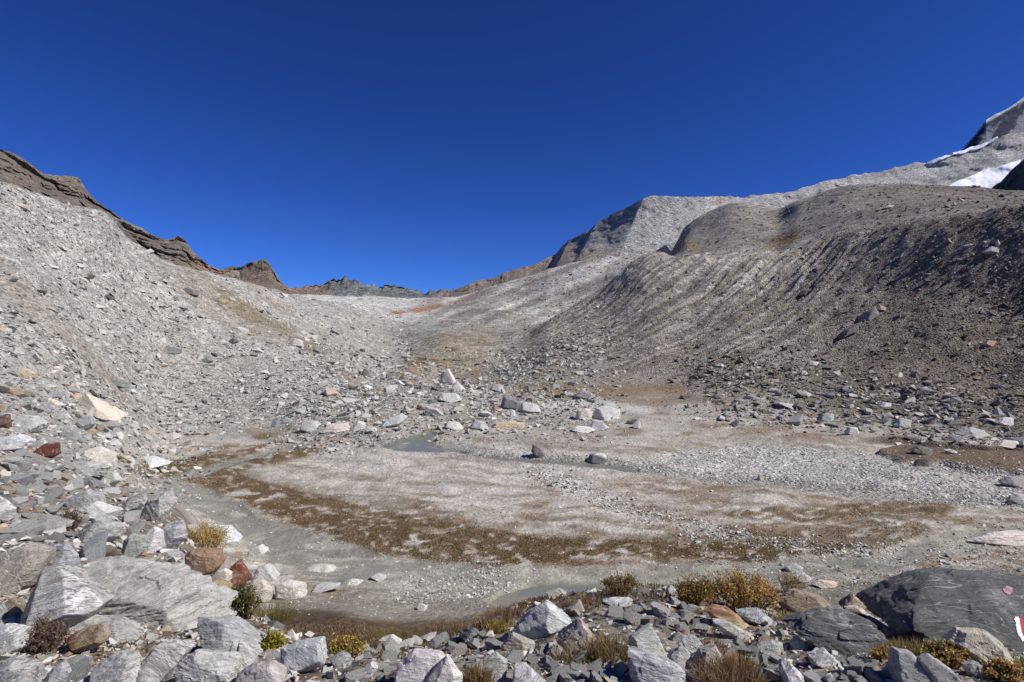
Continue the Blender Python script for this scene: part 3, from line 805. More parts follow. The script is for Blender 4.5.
RV = mountain('mountain_ridge', skyline([(690, 202), (710, 198), (735, 197), (760, 196), (800, 190), (815, 186), (830, 181), (855, 176), (880, 173), (895, 168), (905, 165), (914, 162), (930, 163), (945, 158), (960, 154), (975, 149), (990, 143), (1005, 136), (1024, 131), (1060, 120), (1120, 100)],
         [(690, 800), (1120, 760)], [(690, 900), (900, 980), (1120, 1000)], [(690, 260), (1120, 240)]), 56, 340, 0.02, c_ridge, 141, jag=4.5, freq=0.013, vstretch=1.2)
def c_snowpeak(V, px, py, t):
    n = fbm(np.stack([px / 9 + py / 14, (px - py) / 40, px * 0], 1), 5, 95)
    c = np.tile(np.array([0.05, 0.06, 0.09]), (len(V), 1))  # bluish dark rock colour carries the peak's partial shade
    c = lerp(c, (0.75, 0.77, 0.82), sstep(.2, .4, n) * .35)
    edge = np.interp(px, [955, 970, 985, 1005, 1024, 1080], [160, 140, 122, 110, 99, 60])
    return lerp(c, (0.82, 0.83, 0.86), 1 - sstep(.5, 3, py - edge))
mountain('snow_peak', skyline([(940, 178), (955, 160), (962, 150), (970, 140), (978, 130), (986, 121), (996, 115), (1005, 110), (1016, 103), (1024, 98), (1045, 84), (1080, 62), (1130, 45)], 1350, 1600, 190), 70, 240, 0.008, c_snowpeak, 151, jag=5.0, freq=0.008)

def c_but(V, px, py, t):
    return np.tile(np.array([0.11, 0.11, 0.12]), (len(V), 1))  # shadow on the buttress put into its dark colour
mountain('rock_buttress', {985: (720, 205, 760, 194), 1000: (690, 208, 740, 183), 1012: (660, 210, 720, 170), 1024: (640, 212, 700, 160), 1050: (600, 215, 660, 146), 1110: (520, 220, 600, 120)}, 40, 120, 0.03, c_but, 161, jag=3.0, freq=0.02)

def snow_sheet(name, poly, Yd, label):
    """a snow field laid on the ridge: outline traced, lifted a little in front of the rock surface"""
    cols_n, rows_n, _ = RV.shape
    A = RV.reshape(-1, 3)
    px = CX + F * A[:, 0] / A[:, 1]; py = CY - F * A[:, 2] / A[:, 1]
    nx, ny = 150, 60
    poly = np.array(poly, float)
    x0, x1 = poly[:, 0].min(), poly[:, 0].max(); y0, y1 = poly[:, 1].min(), poly[:, 1].max()
    gx, gy = np.meshgrid(np.linspace(x0, x1, nx), np.linspace(y0, y1, ny), indexing='ij')
    fxp, fyp = gx.ravel(), gy.ravel()
    sd = poly_sd(fxp, fyp, poly) + 2.2 * fbm(np.stack([fxp / 9, fyp / 4, fxp * 0], 1), 5, 98) - .6
    gate = (px > x0 - 6) & (px < x1 + 6) & (py > y0 - 6) & (py < y1 + 6)
    Ag, pxg, pyg = A[gate], px[gate], py[gate]
    front = np.argpartition((pxg[None, :] - fxp[:, None]) ** 2 + (pyg[None, :] - fyp[:, None]) ** 2, 6, axis=1)[:, :6]
    Yn = Ag[front, 1].min(axis=1)
    Yn = Yn.reshape(nx, ny)
    for _ in range(10):
        p_ = np.pad(Yn, 1, mode='edge')
        Yn = (p_[:-2, 1:-1] + p_[2:, 1:-1] + p_[1:-1, :-2] + p_[1:-1, 2:] + 2 * Yn) / 6
    Yn = (Yn - Yd).ravel()
    V = np.stack([Yn * (fxp - CX) / F, Yn, Yn * (CY - fyp) / F], 1)
    ids = np.arange(nx * ny).reshape(nx, ny)
    Q = np.stack([ids[:-1, :-1], ids[:-1, 1:], ids[1:, 1:], ids[1:, :-1]], -1).reshape(-1, 4)
    keep = (sd[Q] > 0).sum(1) >= 3
    bm = bmesh.new()
    vv = [bm.verts.new(v) for v in V]
    for q_ in Q[keep]:
        bm.faces.new([vv[i] for i in q_])
    bmesh.ops.delete(bm, geom=[v for v in bm.verts if not v.link_faces], context='VERTS')
    ret = bmesh.ops.extrude_face_region(bm, geom=bm.faces[:])
    bmesh.ops.translate(bm, vec=(0, 20, -2), verts=[g for g in ret['geom'] if isinstance(g, bmesh.types.BMVert)])
    bmesh.ops.recalc_face_normals(bm, faces=bm.faces[:])
    for f_ in bm.faces: f_.smooth = True
    me = bpy.data.meshes.new(name); bm.to_mesh(me); bm.free()
    link(name, me, M_SNOW, kind='structure', label=label)
snow_sheet('snow_field', [(921, 164), (935, 158), (960, 151), (985, 142), (999, 135), (999, 140), (975, 150), (950, 157), (930, 164)], 3, 'thin strip of snow along the rocky ridge')
snow_sheet('snow_field', [(935, 190), (955, 182), (985, 170), (1010, 162), (1022, 158), (1021, 168), (1010, 178), (990, 190)], 8, 'white snow field sloping below the rocky ridge')

# ------------------------------------------------------------------ loose stones (joined scatters)
def hull_proto(seed, n=9, flat=1.0):
    rg = np.random.default_rng(seed)
    P_ = rg.normal(size=(n, 3)); P_ /= np.linalg.norm(P_, axis=1)[:, None]
    P_ = np.sign(P_) * np.abs(P_) ** 0.7
    P_ *= rg.uniform(0.75, 1.1, (n, 1))
    P_ = P_ * np.array([1, rg.uniform(.6, .95), rg.uniform(.4, .8) * flat])
    bm = bmesh.new()
    for p in P_: bm.verts.new(p)
    bmesh.ops.convex_hull(bm, input=bm.verts[:])
    bmesh.ops.delete(bm, geom=[v for v in bm.verts if not v.link_faces], context='VERTS')
    bmesh.ops.triangulate(bm, faces=bm.faces[:])
    bmesh.ops.recalc_face_normals(bm, faces=bm.faces[:])
    bm.verts.index_update()
    V = np.array([v.co[:] for v in bm.verts]); T = np.array([[v.index for v in f.verts] for f in bm.faces])
    bm.free()
    return V, T
PROTO = [hull_proto(500 + i, 7 + i % 2, 1.0 if i % 3 else 0.6) for i in range(24)]

# picture-space area of each terrain cell, used as sampling density
def cell_px():
    x = PXg; y = PYg
    ax, ay = x[1:, 1:] - x[:-1, :-1], y[1:, 1:] - y[:-1, :-1]
    bx, by = x[:-1, 1:] - x[1:, :-1], y[:-1, 1:] - y[1:, :-1]
    a = 0.5 * (ax * by - ay * bx)
    vis = np.maximum(a if np.median(a[300:500, 200:300]) > 0 else -a, 0)
    dth = np.diff(TH)[:, None]; dl = LR[:-1, 1:] - LR[:-1, :-1]
    nom = dth * dl * F * F * 0.10
    out = np.minimum(vis, 60) + nom
    ok = (np.abs(TH[:-1]) < math.radians(58))[:, None] & (Yg[:-1, :-1] > 1.2)
    return out * ok
CELL = cell_px()
def G(a): return np.asarray(a).reshape(NC, NR)[:-1, :-1]
palette = {
    'talus': [((.43, .425, .395), 5), ((.35, .355, .34), 4), ((.51, .50, .47), 3), ((.24, .25, .245), 2.2), ((.53, .525, .50), .8), ((.16, .165, .16), 1.0), ((.40, .34, .27), .9), ((.33, .24, .17), .2)],  # the darkest stones stand in for shadow flecks
    'moraine': [((.29, .27, .24), 5), ((.23, .21, .185), 4), ((.38, .37, .345), 2.2), ((.19, .165, .14), 2.5), ((.55, .54, .51), .7), ((.34, .25, .18), .9)],
    'dark': [((.19, .175, .16), 4), ((.13, .11, .095), 4), ((.31, .305, .295), 2.5), ((.42, .42, .41), .9), ((.27, .20, .15), 1)],
    'gravel': [((.50, .50, .48), 5), ((.60, .595, .57), 4), ((.40, .40, .38), 3), ((.28, .28, .27), 1.2), ((.45, .38, .31), .8)],
    'bank': [((.47, .465, .44), 4), ((.38, .385, .375), 3), ((.51, .50, .475), 3), ((.25, .24, .22), 2.4), ((.57, .56, .53), 1.4), ((.42, .34, .25), 2), ((.22, .15, .10), 1.6), ((.30, .17, .10), .5)],
}
def scatter(name, weight, n, smin, smax, alpha, pal, label, seed, sink=0.25, tilt=0.35, maxw=9.0, slabby=1.0):
    rg = np.random.default_rng(seed)
    Wt = np.clip(weight, 0, None) * CELL
    cdf = np.cumsum(Wt.ravel()); cdf /= cdf[-1]
    c = np.searchsorted(cdf, rg.random(n))
    ci, ri = np.unravel_index(c, Wt.shape)
    a, b = rg.random(n)[:, None], rg.random(n)[:, None]
    Vg = TV.reshape(NC, NR, 3)
    p = (Vg[ci, ri] * (1 - a) + Vg[ci + 1, ri] * a) * (1 - b) + (Vg[ci, ri + 1] * (1 - a) + Vg[ci + 1, ri + 1] * a) * b
    e1 = Vg[ci + 1, ri] - Vg[ci, ri]; e2 = Vg[ci, ri + 1] - Vg[ci, ri]
    nr = np.cross(e1, e2); nr /= np.linalg.norm(nr, axis=1)[:, None] + 1e-12
    nr[nr[:, 2] < 0] *= -1
    dist = np.linalg.norm(p, axis=1)
    u = rg.random(n)
    spx = smin * (1 - u * (1 - (smin / smax) ** alpha)) ** (-1 / alpha)
    s = np.minimum(dist * spx / F * 0.5, maxw)
    ang = rg.uniform(0, 2 * np.pi, n)
    up = nr * 0.6 + np.array([0, 0, .4]) + rg.normal(size=(n, 3)) * tilt
    up /= np.linalg.norm(up, axis=1)[:, None]
    t0 = np.stack([np.cos(ang), np.sin(ang), np.zeros(n)], 1)
    t1 = np.cross(up, t0); t1 /= np.linalg.norm(t1, axis=1)[:, None]
    t0 = np.cross(t1, up)
    sx = s * rg.uniform(.85, 1.35, n); sy = s * rg.uniform(.7, 1.1, n); sz = s * rg.uniform(.55, 1.05, n) * slabby
    cols = np.array([k[0] for k in palette[pal]]); pr = np.array([k[1] for k in palette[pal]]); pr = pr / pr.sum()
    colr = cols[rg.choice(len(cols), n, p=pr)] * rg.uniform(.82, 1.18, (n, 1))
    which = rg.integers(0, len(PROTO), n)
    VV, TT, CC, off = [], [], [], 0
    for k, (pv, pt) in enumerate(PROTO):
        m = np.where(which == k)[0]
        if not len(m): continue
        v = pv[None, :, :]
        w_ = (v[..., 0:1] * sx[m][:, None, None]) * t0[m][:, None, :] + (v[..., 1:2] * sy[m][:, None, None]) * t1[m][:, None, :] + (v[..., 2:3] * sz[m][:, None, None]) * up[m][:, None, :]
        w_ = w_ + (p[m] + up[m] * (sz[m] * (0.5 - sink))[:, None])[:, None, :]
        nv = len(pv)
        VV.append(w_.reshape(-1, 3)); CC.append(np.repeat(colr[m], nv, axis=0))
        TT.append((pt[None] + (np.arange(len(m)) * nv)[:, None, None]).reshape(-1, 3) + off)
        off += nv * len(m)
    me = mesh_np(name, np.concatenate(VV), np.concatenate(TT), np.concatenate(CC))
    o = link(name, me, M_STONE, kind='stuff', label=label)
    return o

inpx = (fx > -120) & (fx < 1150)
w_tal = tal + sstep(5.5, 7, fk) * (1 - sstep(150, 230, fx + (fy - 470) * 0.3)) * (1 - far)
w_lo = sstep(4.6, 5.4, fk) * (1 - sstep(9.6, 10.6, fk)) * (1 - sstep(140, 215, fx + (fy - 470) * 0.4))
w_tal = np.clip(w_tal, 0, 1) * np.maximum(0.25 + 0.9 * sstep(-.3, .35, gn2 * .5 - chute), w_lo * .9)
SC = scatter
SC('talus', G(w_tal), 30000, 1.35, 7, 2.6, 'talus', 'grey broken rock of the long talus slope', 901)
SC('talus', G(w_tal * (0.3 + sstep(.0, .4, gn2))), 700, 6, 13, 2.8, 'talus', 'larger grey blocks strewn over the talus slope', 902, slabby=.8)
SC('rubble', G(w_lo), 3200, 3.5, 15, 2.2, 'bank', 'broken grey blocks between talus and near bank', 920, slabby=.75)
SC('talus', G(w_tal * np.exp(-((fk - 10.3) / .8) ** 2)), 1300, 4, 12, 2.4, 'talus', 'coarse blocks gathered along the foot of the talus slope', 921, slabby=.8)
w_back = sstep(8.9, 9.5, fk) * (1 - sstep(11.3, 12.0, fk)) * sstep(250, 340, fx) * (1 - sstep(560, 640, fx)) * (1 - 0.7 * kn)
SC('boulder_field', G(w_back), 7500, 2.2, 12, 2.0, 'talus', 'pale rubble behind the valley floor', 903)
w_gl = (1 - sstep(3, 9, line_d(wx, wy, [(396, 336), (404, 350), (418, 362), (448, 384), (480, 396)]))) * sstep(9.5, 10.2, fk) * (1 - sstep(13.5, 14.5, fk))
SC('boulder_field', G(w_gl), 420, 2.5, 9, 2.0, 'talus', 'pale boulders in the stream gully below the saddle', 919)
w_mor = gray_r * (1 - brown * .7) * (1 - 0.55 * gw) * (1 - far * .2)
SC('moraine_rubble', G(w_mor), 12500, 1.3, 5, 2.6, 'moraine', 'grey brown rubble of the moraine wall', 904)
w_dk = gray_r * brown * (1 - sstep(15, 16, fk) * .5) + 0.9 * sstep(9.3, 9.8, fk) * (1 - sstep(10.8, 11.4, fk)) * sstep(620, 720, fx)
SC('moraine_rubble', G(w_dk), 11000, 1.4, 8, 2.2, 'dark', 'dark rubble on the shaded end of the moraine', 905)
w_ap = sstep(9.3, 9.7, fk) * (1 - sstep(10.5, 11.0, fk)) * sstep(660, 740, fx) * (1 - terr)
SC('rubble_apron', G(w_ap * (.4 + sstep(-.2, .4, gn2))), 4500, 2.2, 13, 2.1, 'dark', 'mixed grey rubble along the foot of the moraine', 906, slabby=.8)
SC('rubble_apron', G(w_ap), 800, 4, 16, 2.2, 'talus', 'pale grey slabs along the foot of the moraine', 916, slabby=.55)
w_gr = plain * (fx > 170) * (grav * 1.0 + .10 * (1 - moss) * (1 - mud)) * (1 - pool_m) * (0.25 + sstep(-.2, .3, gs))
SC('gravel', G(w_gr), 13000, 1.1, 4.6, 2.6, 'gravel', 'pale gravel spread over the braided valley floor', 907, sink=.35)
streak = sstep(-6, 5, poly_sd(wx, wy, [(520, 468), (560, 472), (620, 500), (720, 528), (760, 534), (740, 538), (640, 520), (580, 500), (530, 480)]))
w_sp = plain * (fx > 170) * (1 - mud) * (1 - pool_m)
SC('gravel', G(w_sp), 7000, 1.0, 2.6, 2.6, 'gravel', 'tiny pale pebbles sprinkled over the sandy plain', 917, sink=.35)
SC('gravel', G(plain * mud * (1 - pool_m) * (.2 + sstep(.0, .35, fbm(np.stack([wx / 40, wy / 5, wx * 0 + 4], 1), 4, 69))) * (fx > 190)), 3500, .9, 3.4, 2.4, 'gravel', 'pebbles dotted over the shallow near channel', 922, sink=.3)
w_fv = sstep(10.2, 11, fk) * (1 - sstep(17, 17.5, fk)) * sstep(300, 400, fx) * (1 - sstep(600, 680, fx)) * (0.3 + sstep(-.2, .4, gn2)) * (1 - .6 * kn)
SC('scree', G(w_fv), 6000, .9, 4.0, 2.4, 'talus', 'pale scree and slabs of the upper valley', 918)
w_g2 = plain * streak + plain * (1 - sstep(4, 9, line_d(wx, wy, [(690, 536), (760, 542), (860, 552)]))) * .6
SC('gravel', G(w_g2), 1500, 2.0, 7, 2.2, 'gravel', 'whitish cobbles in a long streak over the plain', 908, sink=.3)
w_bar = sstep(5.9, 6.3, fk) * (1 - sstep(7.2, 7.6, fk)) * np.maximum(sstep(-10, 8, poly_sd(wx, wy, [(390, 590), (430, 570), (500, 566), (520, 576), (518, 592), (480, 604), (410, 610)])), 0.22 * sstep(620, 760, fx)) * (1 - pool_m)
SC('gravel', G(w_bar), 3000, 1.6, 5.5, 2.5, 'gravel', 'light pebbles of the bar in the near channel', 909, sink=.3)
w_bk = bank * sstep(1.2, 1.8, fk) * (1 - sstep(4.9, 5.5, fk)) * (1 - wetb)
SC('rubble', G(w_bk * (0.35 + 0.9 * sstep(-.35, .35, gn))), 20000, 2.4, 12, 2.1, 'bank', 'small stones and chips filling the near bank', 910)
SC('rubble', G(w_bk * (0.5 + sstep(-.2, .4, gn)) * sstep(230, 300, fx)), 1700, 7, 18, 2.3, 'bank', 'grey fist sized rubble on the centre and right of the near bank', 912, slabby=.75)
SC('rubble', G(w_bk * sstep(250, 120, fx)), 2400, 6, 20, 2.3, 'bank', 'grey fist sized rubble on the left of the near bank', 911, slabby=.7)

# ------------------------------------------------------------------ individual rocks
_ICO = {}
def ico(level):
    if level not in _ICO:
        bm = bmesh.new(); bmesh.ops.create_icosphere(bm, subdivisions=level, radius=1.0)
        bm.verts.ensure_lookup_table()
        _ICO[level] = (np.array([v.co[:] for v in bm.verts]), np.array([[v.index for v in f.verts] for f in bm.faces]))
        bm.free()
    return _ICO[level]

def convex2d(pts):
    pts = sorted(set(pts))
    def half(ps):
        h = []
        for p in ps:
            while len(h) > 1 and (h[-1][0] - h[-2][0]) * (p[1] - h[-2][1]) - (h[-1][1] - h[-2][1]) * (p[0] - h[-2][0]) <= 0:
                h.pop()
            h.append(p)
        return h
    a, b = half(pts), half(pts[::-1])
    return a[:-1] + b[:-1]

def rock_shape(level, planes, rg, rough=0.05, layer=0.05, sharp=90, sdir=None, famp=.05):
    D, T = ico(level)
    s = np.zeros(len(D))
    for n, off in planes:
        s += np.maximum(D @ n / off, 0) ** sharp
    rr = s ** (-1 / sharp)
    V = D * rr[:, None]
    if sdir is None:
        sdir = rg.normal(size=3) * np.array([.5, .5, 1]); sdir[2] += 1.0
    sdir = sdir / np.linalg.norm(sdir)
    a = np.cross(sdir, [1, 0.2, 0.1]); a /= np.linalg.norm(a); b = np.cross(sdir, a)
    o = rg.uniform(0, 50, 3)
    q = np.stack([V @ a * 1.2, V @ b * 1.2, V @ sdir * 7], 1) + o
    lay = fbm(q, 3, 3)
    n1 = fbm(V * 2.2 + o, 4, 5)
    m_ = 70 if level >= 5 else 26
    sd_ = V[rg.integers(0, len(V), m_)] * rg.uniform(.85, 1.0, (m_, 1))
    near = np.argmin((sd_ ** 2).sum(1)[None] - 2 * V @ sd_.T, axis=1)
    gr_ = rg.normal(size=(m_, 3))
    facet = np.clip((gr_[near] * (V - sd_[near])).sum(1), -.5, .5) - .25 + .22 * rg.normal(size=m_)[near]
    hq = V @ sdir * 3.2 + 0.5 * n1 + o[0]
    saw = hq - np.floor(hq)
    ledge = np.where(saw < .85, saw / .85, (1 - saw) / .15) - .5
    k = 1 + rough * n1 + famp * facet + 0.012 * fbm(V * 9 + o, 3, 6) + layer * (0.5 * np.clip(np.abs(lay) * 2.2 - .45, -0.45, .5) + .45 * ledge * sstep(-.2, .25, fbm(V * 1.3 + o, 2, 9)))
    return V * k[:, None], T

def base_planes(rg, n=9):
    pl = []
    for i in range(n):
        v = rg.normal(size=3); v /= np.linalg.norm(v)
        pl.append((v, rg.uniform(.72, 1.0)))
    for v in ((1, 0, 0), (-1, 0, 0), (0, 1, 0), (0, -1, 0), (0, 0, 1), (0, 0, -1)):
        v = np.array(v, float) + rg.normal(size=3) * .3; v /= np.linalg.norm(v)
        pl.append((v, rg.uniform(.75, 1.0)))
    return pl

def finish_rock(me, ang=26):
    me.polygons.foreach_set('use_smooth', np.ones(len(me.polygons), dtype=bool))
    me.set_sharp_from_angle(angle=math.radians(ang))

HERO_LAB = []
HERO_BOX = []     # picture boxes of the traced rocks, kept free of scattered ones
def hero(name, label, outline, col, depth=0.8, level=4, rough=.04, layer=.05, sd=None, seed=None, patch=None, kmin=None, group=None, lean=0.3, category='rock', at=None, face=None, fr=None, famp=.07):
    rg = np.random.default_rng(seed if seed is not None else int(outline[0][0] * 13 + outline[0][1] * 7) % 100000)
    hullp = convex2d([(float(x), -float(y)) for x, y in outline])   # y up, counter-clockwise
    hx = np.array([p[0] for p in hullp]); hz = np.array([p[1] for p in hullp])
    x0, x1, z0, z1 = hx.min(), hx.max(), hz.min(), hz.max()
    w_, h_ = x1 - x0, z1 - z0
    cx, cz = hx.mean() * .5 + (x0 + x1) * .25, hz.mean() * .5 + (z0 + z1) * .25
    HERO_BOX.append((x0, -z1, x1, -z0)); HERO_LAB.append((label, (x0 + x1) / 2, -(z0 + z1) / 2))
    bot = -z0
    g = hit(float(np.clip(cx, -60, 1090)), bot - 0.14 * h_, kmin) if at is None else hit(*at, kmin)
    Yf = g.y
    hd = depth * 0.5 * math.sqrt(w_ * max(h_, .5 * w_)) / F * Yf
    Yc = Yf + hd * 0.55
    s = Yc / F
    hw, hh = w_ / 2, h_ / 2
    planes = []
    n = len(hullp)
    for i in range(n):
        ax, az = (hullp[i][0] - cx) / hw, (hullp[i][1] - cz) / hh
        bx, bz = (hullp[(i + 1) % n][0] - cx) / hw, (hullp[(i + 1) % n][1] - cz) / hh
        nx, nz = bz - az, -(bx - ax)
        l = math.hypot(nx, nz)
        if l < 1e-6: continue
        nx /= l; nz /= l
        d = nx * ax + nz * az
        if d < 0.05: d = 0.05
        for t_ in (-rg.uniform(.05, lean + .3), rg.uniform(.03, .2)):
            c_ = math.sqrt(1 - t_ * t_)
            planes.append((np.array([nx * c_, t_, nz * c_]), d * c_))
    fronts = [(rg.normal() * .2, -1, .45 + rg.normal() * .2), (.55 + rg.normal() * .2, -.8, .3), (-.45 + rg.normal() * .15, -.9, .4), (rg.normal() * .3, 1, .4)]
    if fr is not None: fronts = fr
    for q in fronts:
        v = np.array(q, float); v /= np.linalg.norm(v)
        planes.append((v, rg.uniform(.45, .62) if q is fronts[0] else rg.uniform(.62, .9)))
    if face is not None:
        v = np.array(face[:3], float); v /= np.linalg.norm(v)
        planes.append((v, face[3]))
    big_ = max(w_, h_)
    level = 3 if big_ < 11 else 4 if big_ < 24 else 5 if big_ < 62 else 6
    V, T = rock_shape(level, planes, rg, rough * .6, layer, 90, famp=famp, sdir=np.array(sd, float) if sd is not None else None)
    N_ = V.copy()
    V = V * np.array([hw * s, hd, hh * s])
    cxw, czw = Yc * (cx - CX) / F, Yc * (cz + CY) / F
    zb = V[:, 2].min()
    V[:, 2] -= zb
    cc = np.tile(np.array(col, float) * (1.13 if min(col) > .25 else 1.0), (len(V), 1))
    if patch is not None:
        cc = patch(N_, cc, V)
    me = mesh_np(name, V, T, cc)
    finish_rock(me)
    o = link(name, me, M_ROCK, loc=(cxw, Yc, czw + zb), label=label, category=category)
    if group: o['group'] = group
    return o

GREY = (.40, .405, .39); PALE = (.50, .50, .48); WHITE = (.66, .65, .63); DARK = (.20, .205, .205); GREEN = (.37, .395, .37)
BLUE = (.37, .39, .41); TAN = (.47, .39, .29); RUST = (.30, .13, .06); MAROON = (.13, .045, .035); PINKW = (.60, .56, .56)

def nsel(axis, lo, hi, color):
    a = np.array(axis, float); a /= np.linalg.norm(a)
    def f(N_, cc, V):
        m = sstep(lo, hi, N_ @ a + .08 * fbm(N_ * 4, 3, 77))
        return lerp(cc, color, m)
    return f

# ---- left foreground
hero('slab', 'brown grey banded slab leaning at the left picture edge', [(-30, 566), (0, 556), (20, 545), (49, 551), (43, 572), (29, 589), (18, 598), (-25, 602)], (.36, .33, .285), .7, 5, .03, .05, sd=(-.5, -.2, 1))
hero('boulder', 'grey boulder with a chalk white broken face', [(41, 570), (59, 565), (81, 583), (101, 606), (88, 620), (66, 634), (24, 632), (20, 618), (33, 591)], (.42, .415, .405), .8, 5, .035, .03, at=(62, 640), famp=.03,
     patch=nsel((.72, -.5, .5), .50, .60, (.80, .78, .77)), face=(.72, -.5, .5, .55))
hero('boulder', 'blue grey smooth boulder behind the white faced boulder', [(47, 547), (66, 543), (78, 556), (77, 570), (51, 572)], BLUE, .8, 4, .04, .02)
hero('slab', 'large grey layered slab with long dark cracks', [(70, 567), (95, 561), (123, 563), (154, 569), (180, 576), (196, 587), (222, 606), (224, 618), (200, 628), (196, 639), (167, 643), (141, 637), (117, 620), (96, 600)], (.42, .415, .385), .8, 6, .03, .12, sd=(-.35, -.15, 1), lean=-.1, fr=[(.12, -.7, .8), (.7, -.4, .5), (-.15, -1, .2), (0, 1, .4)], famp=.10, at=(150, 624))
hero('slab', 'grey slab wedged right of the large layered slab', [(192, 617), (235, 620), (258, 640), (268, 658), (252, 664), (199, 640)], (.42, .43, .42), .7, 5, .03, .05, sd=(-.4, -.1, 1))
hero('slab', 'pale smooth slab tilted beside the yellow tan stone', [(196, 588), (223, 599), (237, 614), (232, 622), (205, 616)], (.60, .585, .56), .6, 4, .02, .02)
hero('stone', 'rust red and tan wedge shaped stone', [(64, 640), (77, 631), (106, 622), (108, 640), (99, 647), (81, 655), (70, 653)], (.36, .27, .17), .7, 4, .03, .03, at=(86, 656), patch=nsel((-1, 0, -.15), .0, .55, (.27, .10, .055)))
hero('boulder', 'grey boulder under the rust red and tan stone', [(50, 632), (85, 617), (118, 621), (140, 638), (140, 652), (104, 662), (62, 656)], (.40, .395, .38), .7, 5, .04, .05, at=(95, 641))
hero('stone', 'blocky orange brown stone', [(184, 556), (191, 548), (218, 552), (221, 565), (211, 578), (196, 585), (184, 577)], (.30, .20, .135), .9, 4, .05, .02)
hero('stone', 'upright dark red pointed stone', [(230, 567), (239, 559), (246, 573), (245, 585), (235, 594), (229, 588)], (.18, .06, .04), .8, 4, .04, .04, sd=(1, 0, .2))
hero('boulder', 'white pinkish boulder at the edge of the mud', [(274, 585), (290, 580), (306, 583), (305, 598), (293, 602), (275, 599)], (.60, .575, .545), .85, 4, .05, .03)
hero('boulder', 'grey pointed boulder next to the white pinkish boulder', [(247, 575), (262, 565), (268, 564), (277, 579), (276, 597), (250, 592)], (.47, .47, .455), .8, 4, .05, .04)
hero('stone', 'cream and grey stone in front of the pointed boulder', [(245, 582), (262, 580), (272, 590), (270, 604), (252, 606), (243, 596)], (.52, .48, .41), .8, 4, .05, .03)
hero('stone', 'yellow tan stone below the orange brown stone', [(197, 586), (214, 581), (230, 583), (231, 593), (222, 597), (203, 595)], (.47, .34, .19), .8, 4)
hero('stone', 'cream stone tucked behind the dark red stone', [(216, 572), (225, 568), (231, 573), (229, 582), (218, 582)], (.58, .52, .44), .8, 3)
hero('slab', 'tall striped grey slab at the end of the rubble', [(138, 520), (147, 500), (171, 489), (174, 505), (162, 523), (150, 528)], (.43, .435, .41), .6, 5, .03, .08, sd=(.8, .1, .7))
hero('stone', 'bright white flat topped stone among grey slabs', [(84, 512), (94, 502), (111, 507), (121, 510), (116, 518), (96, 521)], (.64, .63, .61), .8, 4)
hero('boulder', 'grey wedge boulder with a dark hollow underneath', [(76, 535), (94, 517), (124, 526), (120, 538), (98, 550), (82, 544)], (.40, .405, .39), .8, 5, .04, .06)
hero('boulder', 'blue grey block left of the yellow willow bush', [(160, 530), (168, 524), (183, 519), (186, 538), (172, 553), (159, 550)], (.42, .43, .445), .8, 4, .04, .03)
hero('stone', 'greenish grey stone below the wedge boulder', [(123, 541), (130, 534), (145, 537), (146, 550), (135, 561), (122, 553)], GREEN, .8, 4)
hero('stone', 'whitish upright stone beside the blue grey block', [(146, 531), (154, 527), (161, 531), (161, 549), (150, 557), (144, 548)], (.56, .54, .54), .8, 4)
hero('slab', 'pale blue slab right of the yellow willow bush', [(204, 524), (229, 527), (240, 541), (236, 546), (212, 540)], (.52, .54, .56), .7, 4, .03, .02)
hero('slab', 'dark grey slab shading a gap above the white flat topped stone', [(60, 501), (88, 489), (103, 496), (104, 508), (78, 514), (64, 510)], (.34, .345, .34), .7, 4, .04, .05)
hero('slab', 'small grey slab leaning on the tall striped slab', [(121, 507), (128, 497), (146, 491), (144, 505), (132, 515)], (.45, .45, .44), .6, 4)
hero('stone', 'dark mahogany red angular stone on the talus foot', [(34, 452), (44, 444), (59, 441), (58, 455), (48, 460), (35, 458)], MAROON, .8, 4, .03, .02)
hero('stone', 'dark red stone at the left picture edge', [(-8, 418), (0, 418), (9, 413), (8, 428), (-6, 431)], (.12, .05, .04), .8, 3)
hero('boulder', 'big cream and tan slab like boulder high on the rubble', [(76, 398), (88, 394), (114, 411), (118, 422), (106, 421), (77, 406)], (.60, .53, .44), .8, 4, .03, .03)
hero('boulder', 'dark slate boulder below the cream boulder', [(68, 421), (88, 416), (93, 424), (86, 431), (67, 431)], (.29, .305, .305), .8, 4)
hero('boulder', 'grey flat block near the left edge above the red stone', [(9, 423), (18, 414), (35, 416), (46, 423), (40, 431), (11, 428)], (.42, .425, .415), .8, 4)
hero('boulder', 'white bluish flat boulder at the left edge', [(-14, 440), (20, 434), (31, 440), (26, 449), (-8, 455)], (.58, .59, .60), .8, 4)
hero('slab', 'flat blue white slab at the start of the brown turf', [(132, 459), (150, 456), (169, 464), (158, 467), (138, 466)], (.56, .58, .59), .9, 4, .03, .02)
hero('boulder', 'cream ribbed boulder beside the flat blue white slab', [(81, 452), (97, 446), (115, 455), (112, 467), (84, 466)], (.55, .52, .46), .8, 4, .04, .07)
hero('stone', 'pale green grey stone under the ribbed boulder', [(100, 476), (114, 470), (121, 481), (111, 488), (100, 486)], (.47, .49, .465), .8, 4)
hero('slab', 'wide grey slab lying under the ribbed boulder', [(62, 464), (90, 461), (108, 467), (104, 476), (70, 474)], (.42, .43, .42), .8, 4)
hero('slab', 'white stone slab cut by the left edge below the boulders', [(-16, 505), (4, 500), (12, 509), (8, 520), (-14, 524)], (.58, .57, .54), .8, 4)
hero('stone', 'lone whitish rock standing in the mud channel', [(248, 554), (252, 548), (260, 545), (267, 552), (263, 557)], PALE, .8, 4, kmin=5.9)
hero('boulder', 'greyish white block at the bottom edge', [(281, 648), (300, 642), (322, 640), (325, 664), (308, 672), (293, 680), (280, 666)], (.50, .515, .515), .85, 5, .04, .04)
